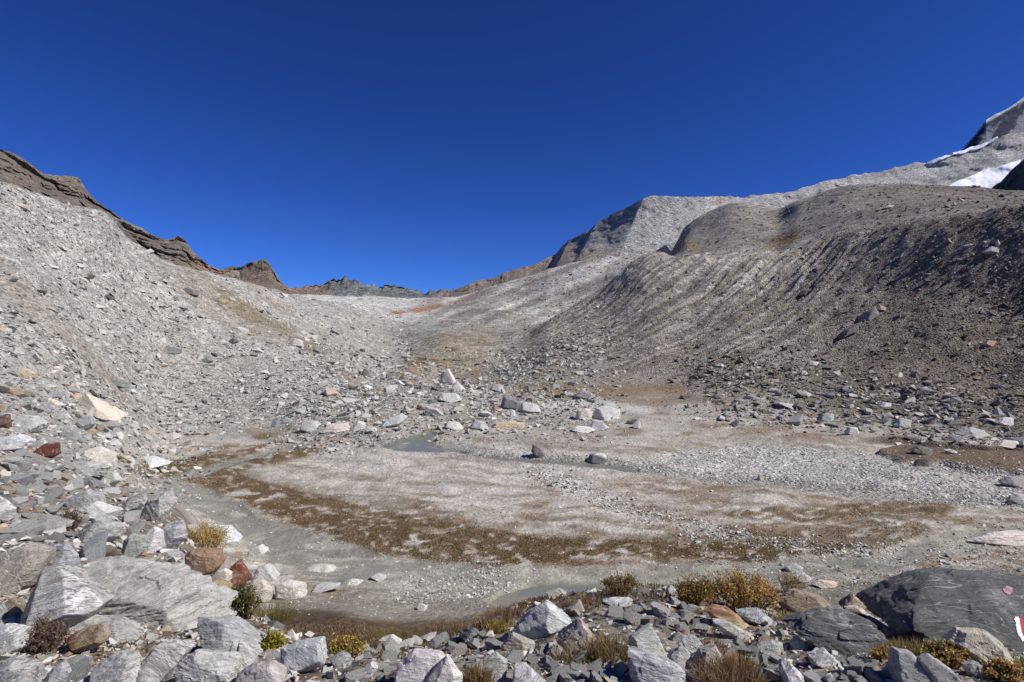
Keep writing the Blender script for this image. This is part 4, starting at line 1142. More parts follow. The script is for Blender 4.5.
hero('stone', 'pinkish grey stone at the bottom between slab and block', [(236, 676), (252, 664), (272, 662), (285, 676), (284, 692), (236, 694)], (.42, .385, .37), .8, 4)
hero('slab', 'pale wedge slab at the bottom edge near the grey slab', [(172, 668), (196, 650), (236, 664), (240, 690), (180, 694)], (.50, .495, .47), .7, 5, .04, .06)
hero('stone', 'white triangular stone standing before the wedge slab', [(232, 664), (240, 637), (254, 660), (252, 674), (236, 676)], (.54, .535, .51), .7, 4)
hero('boulder', 'grey white boulder at the bottom below the rusty stone', [(92, 668), (112, 654), (136, 652), (140, 676), (132, 694), (96, 694)], (.47, .465, .455), .8, 5, .05, .06)
hero('boulder', 'broad pale boulder beside the rusty streaked gap', [(140, 662), (158, 644), (176, 642), (192, 648), (178, 668), (160, 690), (140, 688)], (.50, .49, .46), .8, 5, .04, .05)
hero('stone', 'round brown pebbled stone at the left edge by the banded slab', [(2, 606), (10, 598), (20, 600), (22, 616), (14, 624), (2, 624)], (.34, .26, .19), .9, 4)
hero('stone', 'dark grey stone at the far left edge', [(-12, 606), (2, 604), (5, 618), (-2, 626), (-12, 624)], (.33, .345, .33), .9, 3)
hero('boulder', 'white topped boulder low at the left edge', [(-16, 632), (6, 624), (26, 630), (28, 646), (10, 660), (-16, 660)], (.57, .565, .56), .8, 4)
hero('boulder', 'flat grey boulder in the lower left corner', [(-16, 668), (14, 658), (36, 664), (40, 690), (-16, 696)], (.40, .40, .385), .8, 4)
hero('slab', 'narrow grey plank like slab near the lower left corner', [(40, 684), (52, 668), (64, 660), (68, 676), (58, 694), (40, 694)], (.44, .44, .455), .6, 4)

# ---- centre foreground
hero('boulder', 'pinkish white pyramid boulder at the bottom edge', [(397, 664), (413, 651), (440, 653), (446, 662), (432, 680), (428, 696), (396, 694)], PINKW, .8, 5, .03, .03)
hero('boulder', 'cream white wedge against the pinkish pyramid boulder', [(426, 680), (447, 655), (463, 676), (464, 696), (426, 696)], (.60, .575, .55), .7, 4, .03, .03)
hero('boulder', 'large pale grey angular boulder on the rim of the bank', [(512, 631), (530, 613), (547, 601), (571, 618), (573, 624), (556, 636), (538, 644), (521, 639)], (.53, .55, .55), .8, 5, .035, .03)
hero('stone', 'shaded brownish stone under the pale angular boulder', [(500, 647), (512, 633), (536, 644), (530, 653), (510, 654)], (.36, .33, .29), .8, 4)
hero('boulder', 'tan layered boulder right of the pale angular boulder', [(556, 641), (580, 618), (598, 642), (592, 651), (565, 654)], (.40, .345, .285), .7, 5, .04, .08, sd=(.7, 0, .7))
hero('stone', 'brown flecked stone behind the tan layered boulder', [(566, 609), (580, 598), (585, 611), (572, 617)], (.42, .35, .29), .8, 4)
hero('boulder', 'green grey peaked boulder with a dark notch', [(627, 648), (632, 636), (653, 626), (671, 662), (646, 660)], (.46, .485, .45), .8, 5, .04, .03)
hero('slab', 'lavender grey banded slab at the bottom edge', [(628, 652), (650, 654), (672, 662), (685, 671), (690, 694), (632, 694)], (.45, .45, .465), .8, 5, .03, .06, sd=(.2, -.2, 1))
hero('stone', 'round pale stone between the peaked boulder and dry grass', [(668, 657), (682, 645), (692, 655), (688, 670), (676, 671)], (.50, .51, .48), .8, 4)
hero('stone', 'pale stone with a black shaded left side', [(682, 637), (697, 637), (707, 649), (692, 659), (684, 650)], (.48, .50, .48), .8, 4)
hero('boulder', 'brown grey boulder with withered grass before it', [(692, 664), (700, 650), (715, 645), (724, 658), (718, 672), (694, 678)], (.40, .37, .33), .8, 4)
hero('boulder', 'orange and yellow stained slab on the bank', [(703, 610), (716, 606), (730, 609), (754, 627), (745, 631), (715, 622)], (.48, .38, .24), .8, 5, .04, .06, sd=(-.4, 0, 1), patch=nsel((.2, -.3, .9), .25, .6, (.36, .19, .11)))
hero('slab', 'blue grey slab right of the orange stained slab', [(735, 612), (759, 609), (778, 624), (762, 629), (742, 620)], (.40, .42, .44), .8, 4, .03, .05)
hero('slab', 'long grey slab under the orange stained slab', [(712, 622), (726, 621), (756, 636), (750, 642), (724, 634)], (.46, .46, .44), .7, 4)
hero('stone', 'white peak of a stone at the bottom edge near the centre', [(510, 694), (514, 668), (525, 664), (546, 682), (548, 696)], (.56, .55, .56), .8, 4)
hero('slab', 'flat whitish slab on the rim with a shaded front', [(602, 602), (612, 599), (633, 600), (631, 607), (612, 606)], (.52, .53, .53), .9, 4)
hero('stone', 'small bright stone between the two bushes on the rim', [(666, 589), (671, 584), (676, 590), (674, 597), (667, 596)], (.60, .60, .60), .8, 3)
hero('boulder', 'small rounded boulder at the pool edge', [(546, 593), (558, 588), (567, 592), (566, 599), (549, 599)], (.44, .43, .38), .8, 4)
hero('stone', 'green grey stone with flakes at lower centre', [(482, 660), (496, 652), (508, 662), (506, 680), (490, 684)], (.42, .43, .395), .8, 4)
hero('stone', 'blue grey stone right of the greyish white block', [(330, 660), (343, 651), (351, 656), (350, 668), (334, 670)], (.40, .40, .405), .8, 4)
hero('stone', 'white stone right of the blue grey stone', [(358, 672), (371, 662), (378, 668), (372, 678), (360, 680)], (.60, .60, .585), .8, 4)
hero('stone', 'cream stone at the edge of the wet moss', [(379, 640), (392, 635), (402, 642), (398, 648), (382, 648)], (.56, .54, .50), .8, 4)

# ---- right foreground
hero('boulder', 'brown ridged boulder right of the golden bush', [(778, 601), (794, 589), (821, 596), (838, 611), (812, 619), (786, 613)], (.37, .29, .22), .8, 5, .04, .07, sd=(-.5, 0, .9))
hero('boulder', 'dark blue grey knobbly boulder', [(788, 627), (803, 619), (818, 614), (850, 612), (874, 624), (897, 649), (884, 659), (853, 660), (812, 642)], (.125, .13, .135), .8, 6, .06, .10, sd=(.3, -.3, .8), lean=-.1, fr=[(.1, -.8, .7), (.5, -.6, .4), (-.4, -.9, .3), (0, 1, .4)], famp=.14)
hero('stone', 'tan stone with a pale right face behind the knobbly boulder', [(840, 606), (853, 594), (868, 602), (866, 609), (846, 611)], (.50, .42, .32), .8, 4, patch=nsel((-1, -.3, .1), .1, .5, (.2, .14, .11)))
hero('slab', 'thin brown slab with a white edge', [(842, 607), (858, 606), (889, 627), (885, 633), (864, 620)], (.56, .52, .50), .6, 4, .02, .02, patch=nsel((-.5, -.6, -.4), .0, .3, (.16, .1, .08)))
big = hero('boulder', 'huge dark slate boulder with a red and white trail mark', [(888, 606), (902, 596), (918, 586), (938, 577), (967, 577), (988, 581), (1030, 582), (1075, 592), (1085, 640), (1040, 656), (990, 646), (947, 637), (912, 634), (882, 624)], (.125, .132, .128), .9, 6, .04, .03, sd=(-.3, -.1, 1), seed=4251, lean=-.2, fr=[(.05, -.75, .8), (-.5, -.5, .6), (.5, -.8, .3), (0, 1, .4)], famp=.08)
hero('boulder', 'cream and tan boulder in front of the huge dark boulder', [(946, 642), (959, 629), (988, 631), (1000, 640), (1024, 671), (1008, 676), (988, 670), (967, 658)], (.47, .43, .36), .8, 5, .04, .06, sd=(.6, 0, .7))
hero('boulder', 'black shaded boulder with a pale top at the bottom right', [(893, 666), (897, 651), (912, 652), (926, 664), (937, 694), (894, 694)], (.30, .305, .31), .8, 5, .05, .05)
hero('slab', 'grey sloping slab right of the black shaded boulder', [(918, 660), (929, 654), (950, 668), (974, 694), (936, 696)], (.42, .42, .415), .7, 4)
hero('stone', 'white stone with a small rusty stone before it', [(808, 655), (824, 648), (839, 662), (828, 671), (812, 664)], (.60, .59, .58), .8, 4)
hero('stone', 'small rusty stone in front of the white stone', [(805, 660), (814, 656), (823, 662), (821, 667), (809, 666)], (.34, .20, .12), .8, 3)
hero('stone', 'bright lilac white stone standing at the lower right', [(779, 662), (785, 657), (804, 676), (800, 692), (784, 688)], (.61, .60, .61), .7, 4)
hero('stone', 'grey green stone above the lilac white stone', [(756, 648), (772, 640), (783, 643), (784, 653), (766, 657)], (.48, .49, .46), .8, 4)
hero('stone', 'round grey stone left of the knobbly boulder', [(790, 643), (798, 637), (810, 646), (806, 653), (794, 652)], (.44, .44, .40), .8, 4)
hero('stone', 'dark slate stone at the lower right under the tan boulder', [(962, 664), (974, 660), (990, 670), (984, 680), (968, 676)], (.30, .30, .305), .7, 4)
hero('stone', 'upper grey stone of a pair at the channel behind the golden bush', [(786, 567), (795, 563), (804, 568), (800, 574), (788, 573)], (.46, .46, .455), .8, 4, kmin=5.9)
hero('stone', 'lower pale stone of a pair at the channel behind the golden bush', [(793, 576), (804, 572), (813, 579), (805, 585), (796, 583)], (.52, .52, .53), .8, 4, kmin=5.9)
hero('stone', 'flat white and tan stone at the channel edge', [(812, 584), (821, 580), (838, 583), (836, 589), (820, 588)], (.55, .49, .41), .8, 4, kmin=5.9)
hero('stone', 'grey lumpy stone just behind the huge dark boulder', [(903, 571), (912, 567), (921, 573), (920, 580), (906, 580)], (.47, .47, .475), .8, 4, kmin=5.9)
hero('stone', 'flat stone lying alone on the mud at the right', [(944, 553), (952, 551), (958, 554), (956, 559), (948, 558)], (.38, .38, .385), .8, 3, kmin=5.9)
hero('slab', 'pinkish white flaky slab at the right picture edge', [(968, 541), (985, 536), (1004, 533), (1036, 534), (1038, 546), (1003, 547), (976, 544)], (.62, .56, .545), .4, 5, .03, .10, sd=(.1, 0, 1), kmin=5.9)

# ---- stones lying on the sand bar and the plain
for i, (lab, ol, c_) in enumerate([
    ('long low white stone with a dark left end on the mud bar', [(310, 593), (316, 586), (328, 584), (341, 583), (339, 588), (319, 594)], (.50, .51, .52)),
    ('flat white stone right of the long low stone', [(343, 584), (351, 579), (364, 581), (357, 586)], (.60, .59, .575)),
    ('chain of pale stone at the upper mud bar', [(305, 569), (316, 566), (328, 565), (338, 570), (328, 573)], (.54, .52, .48)),
    ('small grey and white stone right of the mud bar centre', [(369, 577), (377, 574), (387, 577), (383, 582), (374, 580)], (.47, .47, .48)),
    ('white lump on the pebble bar', [(416, 607), (421, 603), (428, 606), (426, 612), (418, 612)], (.58, .57, .55)),
    ('dark tilted rock standing in the back stream', [(531, 452), (533, 444), (540, 447), (546, 454), (543, 459), (535, 457)], (.15, .15, .16)),
    ('dark boulder with a white top in the back stream', [(586, 462), (590, 455), (598, 453), (606, 454), (607, 461), (598, 465)], (.17, .17, .175)),
    ('small tan stone upright on the right gravel', [(757, 481), (759, 475), (763, 474), (764, 480)], (.46, .38, .29)),
    ('dark turf edged rock on the right gravel', [(914, 464), (920, 459), (928, 458), (932, 466), (920, 468)], (.13, .10, .085)),
    ('dark rock at the terrace edge beside a white flake', [(910, 451), (918, 446), (930, 448), (934, 453), (920, 456)], (.14, .135, .125)),
    ('white flake leaning at the terrace edge', [(944, 450), (950, 449), (958, 452), (950, 455)], (.66, .66, .64)),
    ('grey boulder at the right edge of the gravel', [(1001, 483), (1010, 477), (1028, 476), (1030, 488), (1010, 489)], (.28, .285, .295)),
    ('pale flat rock at the right edge below the gravel', [(1010, 499), (1018, 494), (1034, 495), (1032, 506), (1014, 505)], (.44, .44, .44)),
]):
    pf = nsel((.5, 0, .8), .45, .6, (.6, .6, .59)) if 'white top' in lab else None  # white patch paints the sunlit top right of the boulder
    hero('stone' if i < 5 else 'rock', lab, ol, c_, .9, 4, .04, .03, kmin=5.9, patch=pf)

# ---- boulders behind the valley floor
BK = [('tall pale pointed boulder standing before the brown knoll', [(439, 384), (442, 371), (449, 368), (457, 382), (453, 387)], (.50, .48, .44)),
      ('smaller boulder leaning right of the tall pointed boulder', [(451, 389), (457, 381), (466, 390), (460, 392)], (.48, .47, .45)),
      ('dark triangular boulder behind the valley floor', [(500, 410), (503, 395), (513, 398), (521, 403), (518, 412)], (.19, .19, .195)),  # shaded left side of one boulder, its shade put into the colour
      ('grey boulder right of the dark triangular boulder', [(517, 410), (523, 401), (538, 405), (542, 413), (526, 415)], (.50, .50, .49)),  # sunlit right side of the same boulder, painted paler
      ('tan orange flat boulder by the back stream', [(489, 430), (495, 423), (510, 421), (525, 423), (523, 430), (505, 431)], (.50, .40, .29)),
      ('grey arched boulder left of the tan orange boulder', [(468, 429), (475, 420), (484, 422), (490, 429), (480, 431)], (.38, .38, .37)),
      ('pale block left of the arched boulder', [(444, 428), (448, 421), (458, 422), (465, 429), (455, 431)], (.50, .50, .48)),
      ('pinkish boulder with a dark right side behind the plain', [(575, 422), (577, 410), (586, 408), (593, 412), (591, 422)], (.52, .46, .42)),
      ('wide pale boulder right of the pinkish boulder', [(593, 419), (595, 408), (608, 406), (621, 410), (621, 419), (606, 421)], (.52, .52, .51)),
      ('whitish flat slab in front of the pinkish boulder', [(570, 430), (577, 426), (590, 427), (596, 430), (588, 433)], (.64, .63, .61)),
      ('grey block below the wide pale boulder', [(590, 431), (592, 420), (602, 421), (609, 428), (604, 432)], (.44, .44, .435)),
      ('pale upright stone left of the grey boulder', [(509, 417), (511, 410), (515, 410), (516, 418)], (.58, .57, .55)),
      ('grey dome boulder on the left of the rubble behind the plain', [(378, 428), (385, 420), (402, 413), (408, 417), (400, 426), (386, 430)], (.44, .455, .45)),
      ('white boulder at the turf end left of the dome boulder', [(350, 428), (358, 420), (366, 423), (364, 431), (352, 432)], (.57, .56, .54)),
      ('tan white slab beside the white boulder at the turf end', [(318, 432), (330, 424), (348, 422), (350, 430), (330, 434)], (.56, .50, .44)),
      ('dark gap boulder left of the tan white slab', [(299, 430), (303, 420), (316, 421), (322, 430), (308, 433)], (.40, .41, .40)),
      ('blue dark upright stone at the talus foot', [(271, 429), (273, 419), (279, 417), (281, 429)], (.24, .26, .29)),
      ('pale greenish boulder below the tall pointed boulder', [(436, 400), (442, 393), (456, 393), (462, 400), (450, 404)], (.48, .49, .46)),
      ('dark hollow boulder left of the pale greenish boulder', [(424, 414), (427, 406), (437, 408), (444, 415), (434, 418)], (.40, .40, .38)),
      ('grey boulder pair top above the brown turf', [(489, 390), (494, 384), (502, 385), (505, 391), (496, 393)], (.40, .40, .395)),
      ('dark cracked rock at the pale terrace', [(574, 397), (580, 391), (590, 391), (596, 397), (584, 401)], (.27, .27, .265))]
for lab, ol, c_ in BK:
    hero('boulder', lab, ol, c_, .95, 4, .05, .04, kmin=8.3)
RK = [('dark slab wedge high on the moraine wall', [(797, 296), (803, 290), (811, 288), (812, 295), (804, 298)], (.10, .09, .085)),
      ('dark ledge rock below the steep brown moraine', [(838, 338), (846, 330), (856, 324), (860, 329), (850, 336), (842, 340)], (.13, .115, .105)),
      ('grey ledge rock left of the rusty tan block', [(858, 322), (866, 312), (875, 306), (878, 313), (868, 322)], (.24, .235, .23)),
      ('rusty tan block on the dark ledge', [(874, 310), (880, 304), (886, 308), (882, 313)], (.42, .28, .19)),
      ('cream stone at the foot of the moraine left of the rubble', [(807, 365), (812, 361), (820, 362), (816, 367)], (.55, .49, .42)),
      ('broad grey rock in the apron rubble', [(893, 425), (900, 418), (912, 420), (911, 428), (898, 430)], (.42, .43, .43)),
      ('green grey rock in the left apron rubble', [(818, 420), (824, 413), (834, 414), (834, 420), (824, 423)], (.34, .37, .36)),
      ('white angular block in the apron rubble at the right', [(996, 423), (1004, 417), (1014, 418), (1012, 425), (1002, 427)], (.62, .62, .61)),
      ('cream and white slab at the terrace top', [(993, 446), (1002, 440), (1018, 441), (1022, 446), (1004, 449)], (.58, .55, .50)),
      ('flat grey rock before the cream and white slab', [(955, 434), (970, 427), (984, 430), (990, 437), (970, 439)], (.36, .36, .355)),
      ('pale stone in the apron rubble above the gravel', [(845, 433), (849, 427), (858, 428), (860, 434), (850, 436)], (.52, .52, .51)),
      ('small white rock in the apron rubble', [(878, 407), (884, 402), (891, 403), (889, 408)], (.60, .60, .59)),
      ('rusty ledge rock on the brown slope', [(982, 345), (988, 340), (997, 341), (996, 347), (986, 348)], (.36, .25, .17)),
      ('grey white boulder on the brown crest', [(984, 252), (992, 246), (1001, 248), (1002, 253), (992, 256)], (.34, .34, .335)),
      ('pale stone lying on the moraine dome', [(884, 208), (889, 205), (895, 206), (892, 209)], (.48, .47, .45))]
for lab, ol, c_ in RK:
    hero('boulder', lab, ol, c_, .95, 4, .05, .04, kmin=9.3)
TK = [('dark shaded slab standing out of the grey talus', [(181, 291), (187, 287), (196, 291), (198, 296), (188, 296)], (.15, .155, .155)),
      ('dark slab low in the talus near the cream boulder', [(108, 384), (116, 379), (126, 382), (126, 388), (114, 389)], (.22, .24, .23)),
      ('pale brown flat stone at the left of the talus', [(12, 372), (22, 368), (36, 371), (34, 378), (18, 378)], (.52, .45, .34)),
      ('dark wedge of rock in the middle talus', [(160, 350), (167, 346), (180, 349), (178, 355), (166, 355)], (.21, .22, .215)),
      ('dark flake in the upper right talus', [(200, 360), (208, 357), (213, 361), (206, 364)], (.17, .175, .175)),
      ('black flake on the talus above the turf', [(228, 341), (234, 337), (238, 341), (234, 345)], (.12, .12, .12)),
      ('pale boulder above the turf strip on the talus', [(288, 344), (294, 338), (302, 340), (303, 347), (294, 348)], (.46, .46, .45)),
      ('dark stone on the knoll path in the talus', [(361, 374), (364, 368), (371, 371), (373, 377), (364, 378)], (.2, .195, .19))]
for lab, ol, c_ in TK:
    hero('boulder', lab, ol, c_, .95, 4, .05, .04, kmin=8)

# ---- further single rocks, not told apart by anything but their place
ROCKP = []
for i in range(16):
    rg = np.random.default_rng(3000 + i)
    V, T = rock_shape(4, base_planes(rg, 5), rg, .03, .05)
    V = V * np.array([1, rg.uniform(.65, .95), rg.uniform(.38, .75)])
    me = mesh_np('rock', V, T, np.ones((len(V), 3)))
    finish_rock(me, 24); me.materials.append(M_ROCK)
    ROCKP.append((me, V[:, 2].min()))
def free(px, py, s):
    for x0, y0, x1, y1 in HERO_BOX:
        if x0 - s * .2 < px < x1 + s * .2 and y0 - s * .1 < py < y1 + s * .2:
            return False
    return True
import re
def short(lab):
    return re.split(r' (?:with|at|on|in|of|behind|beside|under|below|above|left|right|among|near|next|between|by|before|against|leaning|standing|lying|wedged|tilted|tucked|cut|high|low|just|from|strewn) ', lab)[0]
_sh = [short(l) for l, _, _ in HERO_LAB]
ANCHOR = [(sh if (_sh.count(sh) == 1 and len(sh.split()) > 2) else l, x, y) for sh, (l, x, y) in zip(_sh, HERO_LAB)]
ANCHOR = [a for a in ANCHOR if len(a[0].split()) <= 9]
USED = set()
def colour_word(c):
    r_, g_, b_ = c; l = (r_ + g_ + b_) / 3
    if r_ > b_ * 1.3: return 'tan' if l > .3 else 'brown'
    if b_ > r_ * 1.05: return 'blue grey'
    if g_ > r_ * 1.03 and g_ > b_ * 1.03: return 'green grey'
    return 'whitish' if l > .58 else 'pale grey' if l > .46 else 'grey' if l > .35 else 'dark grey'
def own_label(px, py, s, col, noun, tail):
    size = 'small' if s < 11 else 'mid sized' if s < 18 else 'large'
    for extra in ('', 'flat ', 'angular '):
        for a, x, y in sorted(ANCHOR, key=lambda q: (q[1] - px) ** 2 + 1.5 * (q[2] - py) ** 2)[:9]:
            dx, dy = px - x, py - y
            d = ('right of' if dx > 0 else 'left of') if abs(dx) > abs(dy) else ('in front of' if dy > 0 else 'behind')
            near = 'just ' if math.hypot(dx, dy) < 45 else 'well '
            lab = f'{size} {extra}{colour_word(col)} {noun} {near}{d} the {a}'
            if lab not in USED and len(lab.split()) <= 16:
                USED.add(lab)
                return lab
    return tail
rr = random.Random(55)
def singles(n, poly, smin, smax, cols, label, group, kmin=None, name='stone'):
    poly = np.array(poly, float)
    x0, y0 = poly.min(0); x1, y1 = poly.max(0)
    k = tries = 0
    while k < n and tries < n * 60:
        tries += 1
        px, py = rr.uniform(x0, x1), rr.uniform(y0, y1)
        if poly_sd(np.array([px]), np.array([py]), poly)[0] < 0: continue
        s = smin * (1 - rr.random() * (1 - (smin / smax) ** 1.8)) ** (-1 / 1.8)
        if not free(px, py, s): continue
        g = hit(px, py, kmin)
        if g is None: continue
        me, zmin = rr.choice(ROCKP)
        o = bpy.data.objects.new(name, me); COL.objects.link(o)
        sw = s * g.y / F * .5
        o.scale = (sw * rr.uniform(.9, 1.25), sw * rr.uniform(.8, 1.2), sw * rr.uniform(.8, 1.25))
        o.rotation_euler = (rr.gauss(0, .28), rr.gauss(0, .28), rr.uniform(0, 6.28))
        o.location = (g.x, g.y, g.z + o.scale[2] * .28)
        c_ = rr.choice(cols); f_ = rr.uniform(.85, 1.15)
        o.color = (c_[0] * f_, c_[1] * f_, c_[2] * f_, 1)
        o['label'] = own_label(px, py, s, (c_[0] * f_, c_[1] * f_, c_[2] * f_), name, label); o['category'] = 'stone'; o['group'] = group
        HERO_BOX.append((px - s * .35, py - s * .35, px + s * .35, py + s * .2))
        k += 1
MIXB = [GREY, GREY, PALE, PALE, WHITE, GREEN, BLUE, (.33, .335, .33), (.44, .36, .27), (.52, .5, .46)]
singles(64, [(0, 470), (100, 470), (160, 500), (225, 560), (270, 610), (290, 682), (0, 682)], 12, 34, MIXB, 'grey angular stone packed in the left foreground rubble', 'loose stones of the left foreground rubble')
singles(34, [(0, 395), (60, 395), (130, 440), (110, 475), (0, 475)], 8, 20, MIXB, 'grey broken rock on the rubble slope at the left edge', 'broken rocks at the foot of the talus')
singles(56, [(330, 650), (480, 635), (520, 650), (620, 650), (640, 682), (300, 682)], 11, 28, MIXB + [PALE, WHITE, WHITE], 'grey stone among the rubble at the bottom centre', 'loose stones of the bottom centre bank')
singles(54, [(600, 605), (700, 605), (790, 630), (880, 660), (890, 682), (690, 682), (640, 640)], 10, 26, MIXB + [PALE, WHITE, PALE], 'grey stone among the rubble of the right bank', 'loose stones of the right bank')
singles(28, [(290, 395), (360, 372), (430, 385), (560, 400), (640, 415), (640, 432), (540, 434), (300, 432)], 7, 19, [PALE, PALE, GREY, GREEN, WHITE, (.5, .43, .35)], 'pale boulder in the rubble behind the valley floor', 'boulders behind the valley floor', kmin=8.3, name='boulder')
singles(26, [(700, 395), (800, 380), (1000, 380), (1024, 440), (900, 438), (720, 425)], 7, 16, [(.32, .33, .33), (.4, .4, .4), (.24, .24, .235), (.5, .5, .49)], 'grey block in the rubble at the moraine foot', 'blocks at the moraine foot', kmin=9.3, name='boulder')

# ---- painted trail mark and pink spot on the huge dark boulder
def decal(name, poly, mat, parent, n=14, label=None):
    me0 = parent.data
    mw = Matrix.Translation(parent.location)
    bvh = BVHTree.FromPolygons([mw @ v.co for v in me0.vertices], [list(p.vertices) for p in me0.polygons])
    poly = np.array(poly, float)
    x0, y0 = poly.min(0); x1, y1 = poly.max(0)
    gx, gy = np.meshgrid(np.linspace(x0, x1, n), np.linspace(y0, y1, n), indexing='ij')
    rag = 1.2 * fbm(np.stack([gx.ravel() / 2.5, gy.ravel() / 2.5, gx.ravel() * 0], 1), 3, 4)
    sd = (poly_sd(gx.ravel(), gy.ravel(), poly) + rag).reshape(n, n)
    bm = bmesh.new(); vs = {}
    for i in range(n):
        for j in range(n):
            d = Vector(((gx[i, j] - CX) / F, 1, (CY - gy[i, j]) / F)).normalized()
            h_ = bvh.ray_cast(Vector((0, 0, 0)), d)
            if h_[0] is not None:
                vs[i, j] = bm.verts.new(h_[0] + h_[1] * 0.004 - parent.location)
    for i in range(n - 1):
        for j in range(n - 1):
            k = [(i, j), (i, j + 1), (i + 1, j + 1), (i + 1, j)]
            if all(q in vs for q in k) and np.mean([sd[q] for q in k]) > 0:
                bm.faces.new([vs[q] for q in k])
    bmesh.ops.delete(bm, geom=[v for v in bm.verts if not v.link_faces], context='VERTS')
    me = bpy.data.meshes.new(name); bm.to_mesh(me); bm.free()
    o = link(name, me, mat, parent=parent)
    if label: o['label'] = label
    return o
decal('white_stripe', [(1014, 617), (1019, 618), (1021, 631), (1027, 645), (1021, 640), (1016, 629)], M_WHITEP, big, 18, 'white stripe of the painted trail mark')
decal('red_stripe', [(1019.5, 618), (1036, 621), (1042, 648), (1027.5, 645), (1021.5, 631)], M_REDP, big, 18, 'red stripe of the painted trail mark')
decal('white_stripe', [(1036.5, 621), (1042, 622), (1048, 650), (1042.5, 648)], M_WHITEP, big, 14)
decal('pink_spot', [(1003, 589), (1007, 586), (1012, 588), (1013, 592), (1009, 595), (1004, 593)], M_PINK, big, 16, 'small pink paint spot')

# ------------------------------------------------------------------ plants
def tube(V, T, p0, p1, r0, r1, n=4):
    p0, p1 = np.array(p0), np.array(p1)
    d = p1 - p0; d /= np.linalg.norm(d) + 1e-9
    a = np.cross(d, [.3, .5, .8]); a /= np.linalg.norm(a); b = np.cross(d, a)
    base = len(V)
    for p, r_ in ((p0, r0), (p1, r1)):
        for k in range(n):
            an = 2 * math.pi * k / n
            V.append(p + r_ * (math.cos(an) * a + math.sin(an) * b))
    for k in range(n):
        k2 = (k + 1) % n
        T.append((base + k, base + k2, base + n + k2)); T.append((base + k, base + n + k2, base + n + k))

def shrub(label, px, py, wpx, hpx, cols, nleaf, seed, name='willow_bush', leaf=.020, bare=0.0, kmin=None, cat='bush', stems=44, group=None):
    rg = np.random.default_rng(seed)
    g = hit(px, py, kmin)
    s = g.y / F
    W, H = wpx * s / 2, hpx * s
    root = bpy.data.objects.new(name, None); COL.objects.link(root)
    root.location = g; root.empty_display_size = .1
    root['label'] = label; root['category'] = cat
    if group: root['group'] = group
    V, T, tips = [], [], []
    for i in range(stems):
        a = rg.uniform(0, 2 * math.pi); rr_ = math.sqrt(rg.random())
        top = np.array([math.cos(a) * W * rr_, math.sin(a) * W * .75 * rr_, H * (1 - .5 * rr_ ** 2) * rg.uniform(.65, 1.08)])
        b0 = np.array([top[0] * .35, top[1] * .35, -.03])
        mid = (b0 + top) / 2 + rg.normal(size=3) * W * .07 + np.array([0, 0, H * .06])
        tube(V, T, b0, mid, .006, .0045); tube(V, T, mid, top, .0045, .002)
        tips.append((b0, mid, top))
        for q in range(3):
            t_ = rg.uniform(.2, .9)
            st = mid + (top - mid) * t_
            e = st + rg.normal(size=3) * np.array([W, W, H * .6]) * .22 + np.array([0, 0, H * .1])
            tube(V, T, st, e, .003, .0015)
            tips.append((mid, st, e))
    me = mesh_np('stems', np.array(V), np.array(T)); link('stems', me, M_TWIG, parent=root)
    n = int(nleaf * 1.6)
    ti = rg.integers(0, len(tips), n)
    A = np.array([t[1] for t in tips])[ti]; B = np.array([t[2] for t in tips])[ti]
    t_ = rg.uniform(-.5, 1.05, n)[:, None]
    P_ = A + (B - A) * t_ + rg.normal(size=(n, 3)) * np.array([W, W, H]) * .07
    P_[:, 2] = np.maximum(P_[:, 2], .01)
    d = rg.normal(size=(n, 3)); d[:, 2] += .6; d /= np.linalg.norm(d, axis=1)[:, None]
    sd_ = np.cross(d, rg.normal(size=(n, 3))); sd_ /= np.linalg.norm(sd_, axis=1)[:, None]
    L = leaf * rg.uniform(.7, 1.3, (n, 1))
    nn = np.cross(d, sd_)
    LV = np.stack([P_, P_ + d * L * .5 + sd_ * L * .26 + nn * L * .06, P_ + d * L, P_ + d * L * .5 - sd_ * L * .26 + nn * L * .06], 1).reshape(-1, 3)
    LT = (np.arange(n)[:, None, None] * 4 + np.array([[0, 1, 2], [0, 2, 3]])[None]).reshape(-1, 3)
    cc = np.array(cols)[rg.integers(0, len(cols), n)] * rg.uniform(.75, 1.25, (n, 1))
    me = mesh_np('foliage', LV, LT, np.repeat(cc, 4, axis=0)); link('foliage', me, M_LEAF, parent=root)
    return root

GOLD = [(.72, .48, .12), (.64, .38, .10), (.74, .57, .22), (.50, .31, .10), (.52, .43, .16), (.36, .20, .09), (.24, .16, .09)]
OLIVE = [(.27, .21, .06), (.33, .25, .07), (.22, .18, .06), (.30, .17, .06), (.36, .27, .10), (.18, .12, .06)]
LIME = [(.34, .32, .04), (.42, .37, .05), (.27, .27, .05), (.46, .34, .05)]
shrub('yellow willow bush among the left foreground rocks', 203, 557, 50, 38, [(.66, .48, .15), (.60, .42, .12), (.72, .55, .22), (.48, .34, .12)], 3000, 1, leaf=.024)
shrub('largest golden bush on the right rim of the bank', 748, 611, 66, 38, GOLD, 3400, 2)
shrub('golden bush on the rim right of the largest golden bush', 790, 592, 36, 22, GOLD, 1200, 3)
shrub('rusty olive bush left of the largest golden bush', 698, 604, 44, 27, OLIVE + GOLD[:2], 1900, 4)
shrub('small olive bush on the rim above the pool', 621, 594, 40, 20, OLIVE, 1100, 5, leaf=.016)
shrub('lime yellow bush beside the wet brown moss', 271, 652, 26, 20, LIME, 900, 6, leaf=.02)
shrub('yellow bush right of the greyish white block', 347, 657, 36, 22, LIME + GOLD[:3], 900, 7, leaf=.017)
shrub('green leafed bush next to the cream and grey stone', 243, 618, 34, 36, [(.10, .14, .04), (.14, .17, .05), (.30, .25, .06), (.08, .10, .03)], 900, 8, leaf=.022)
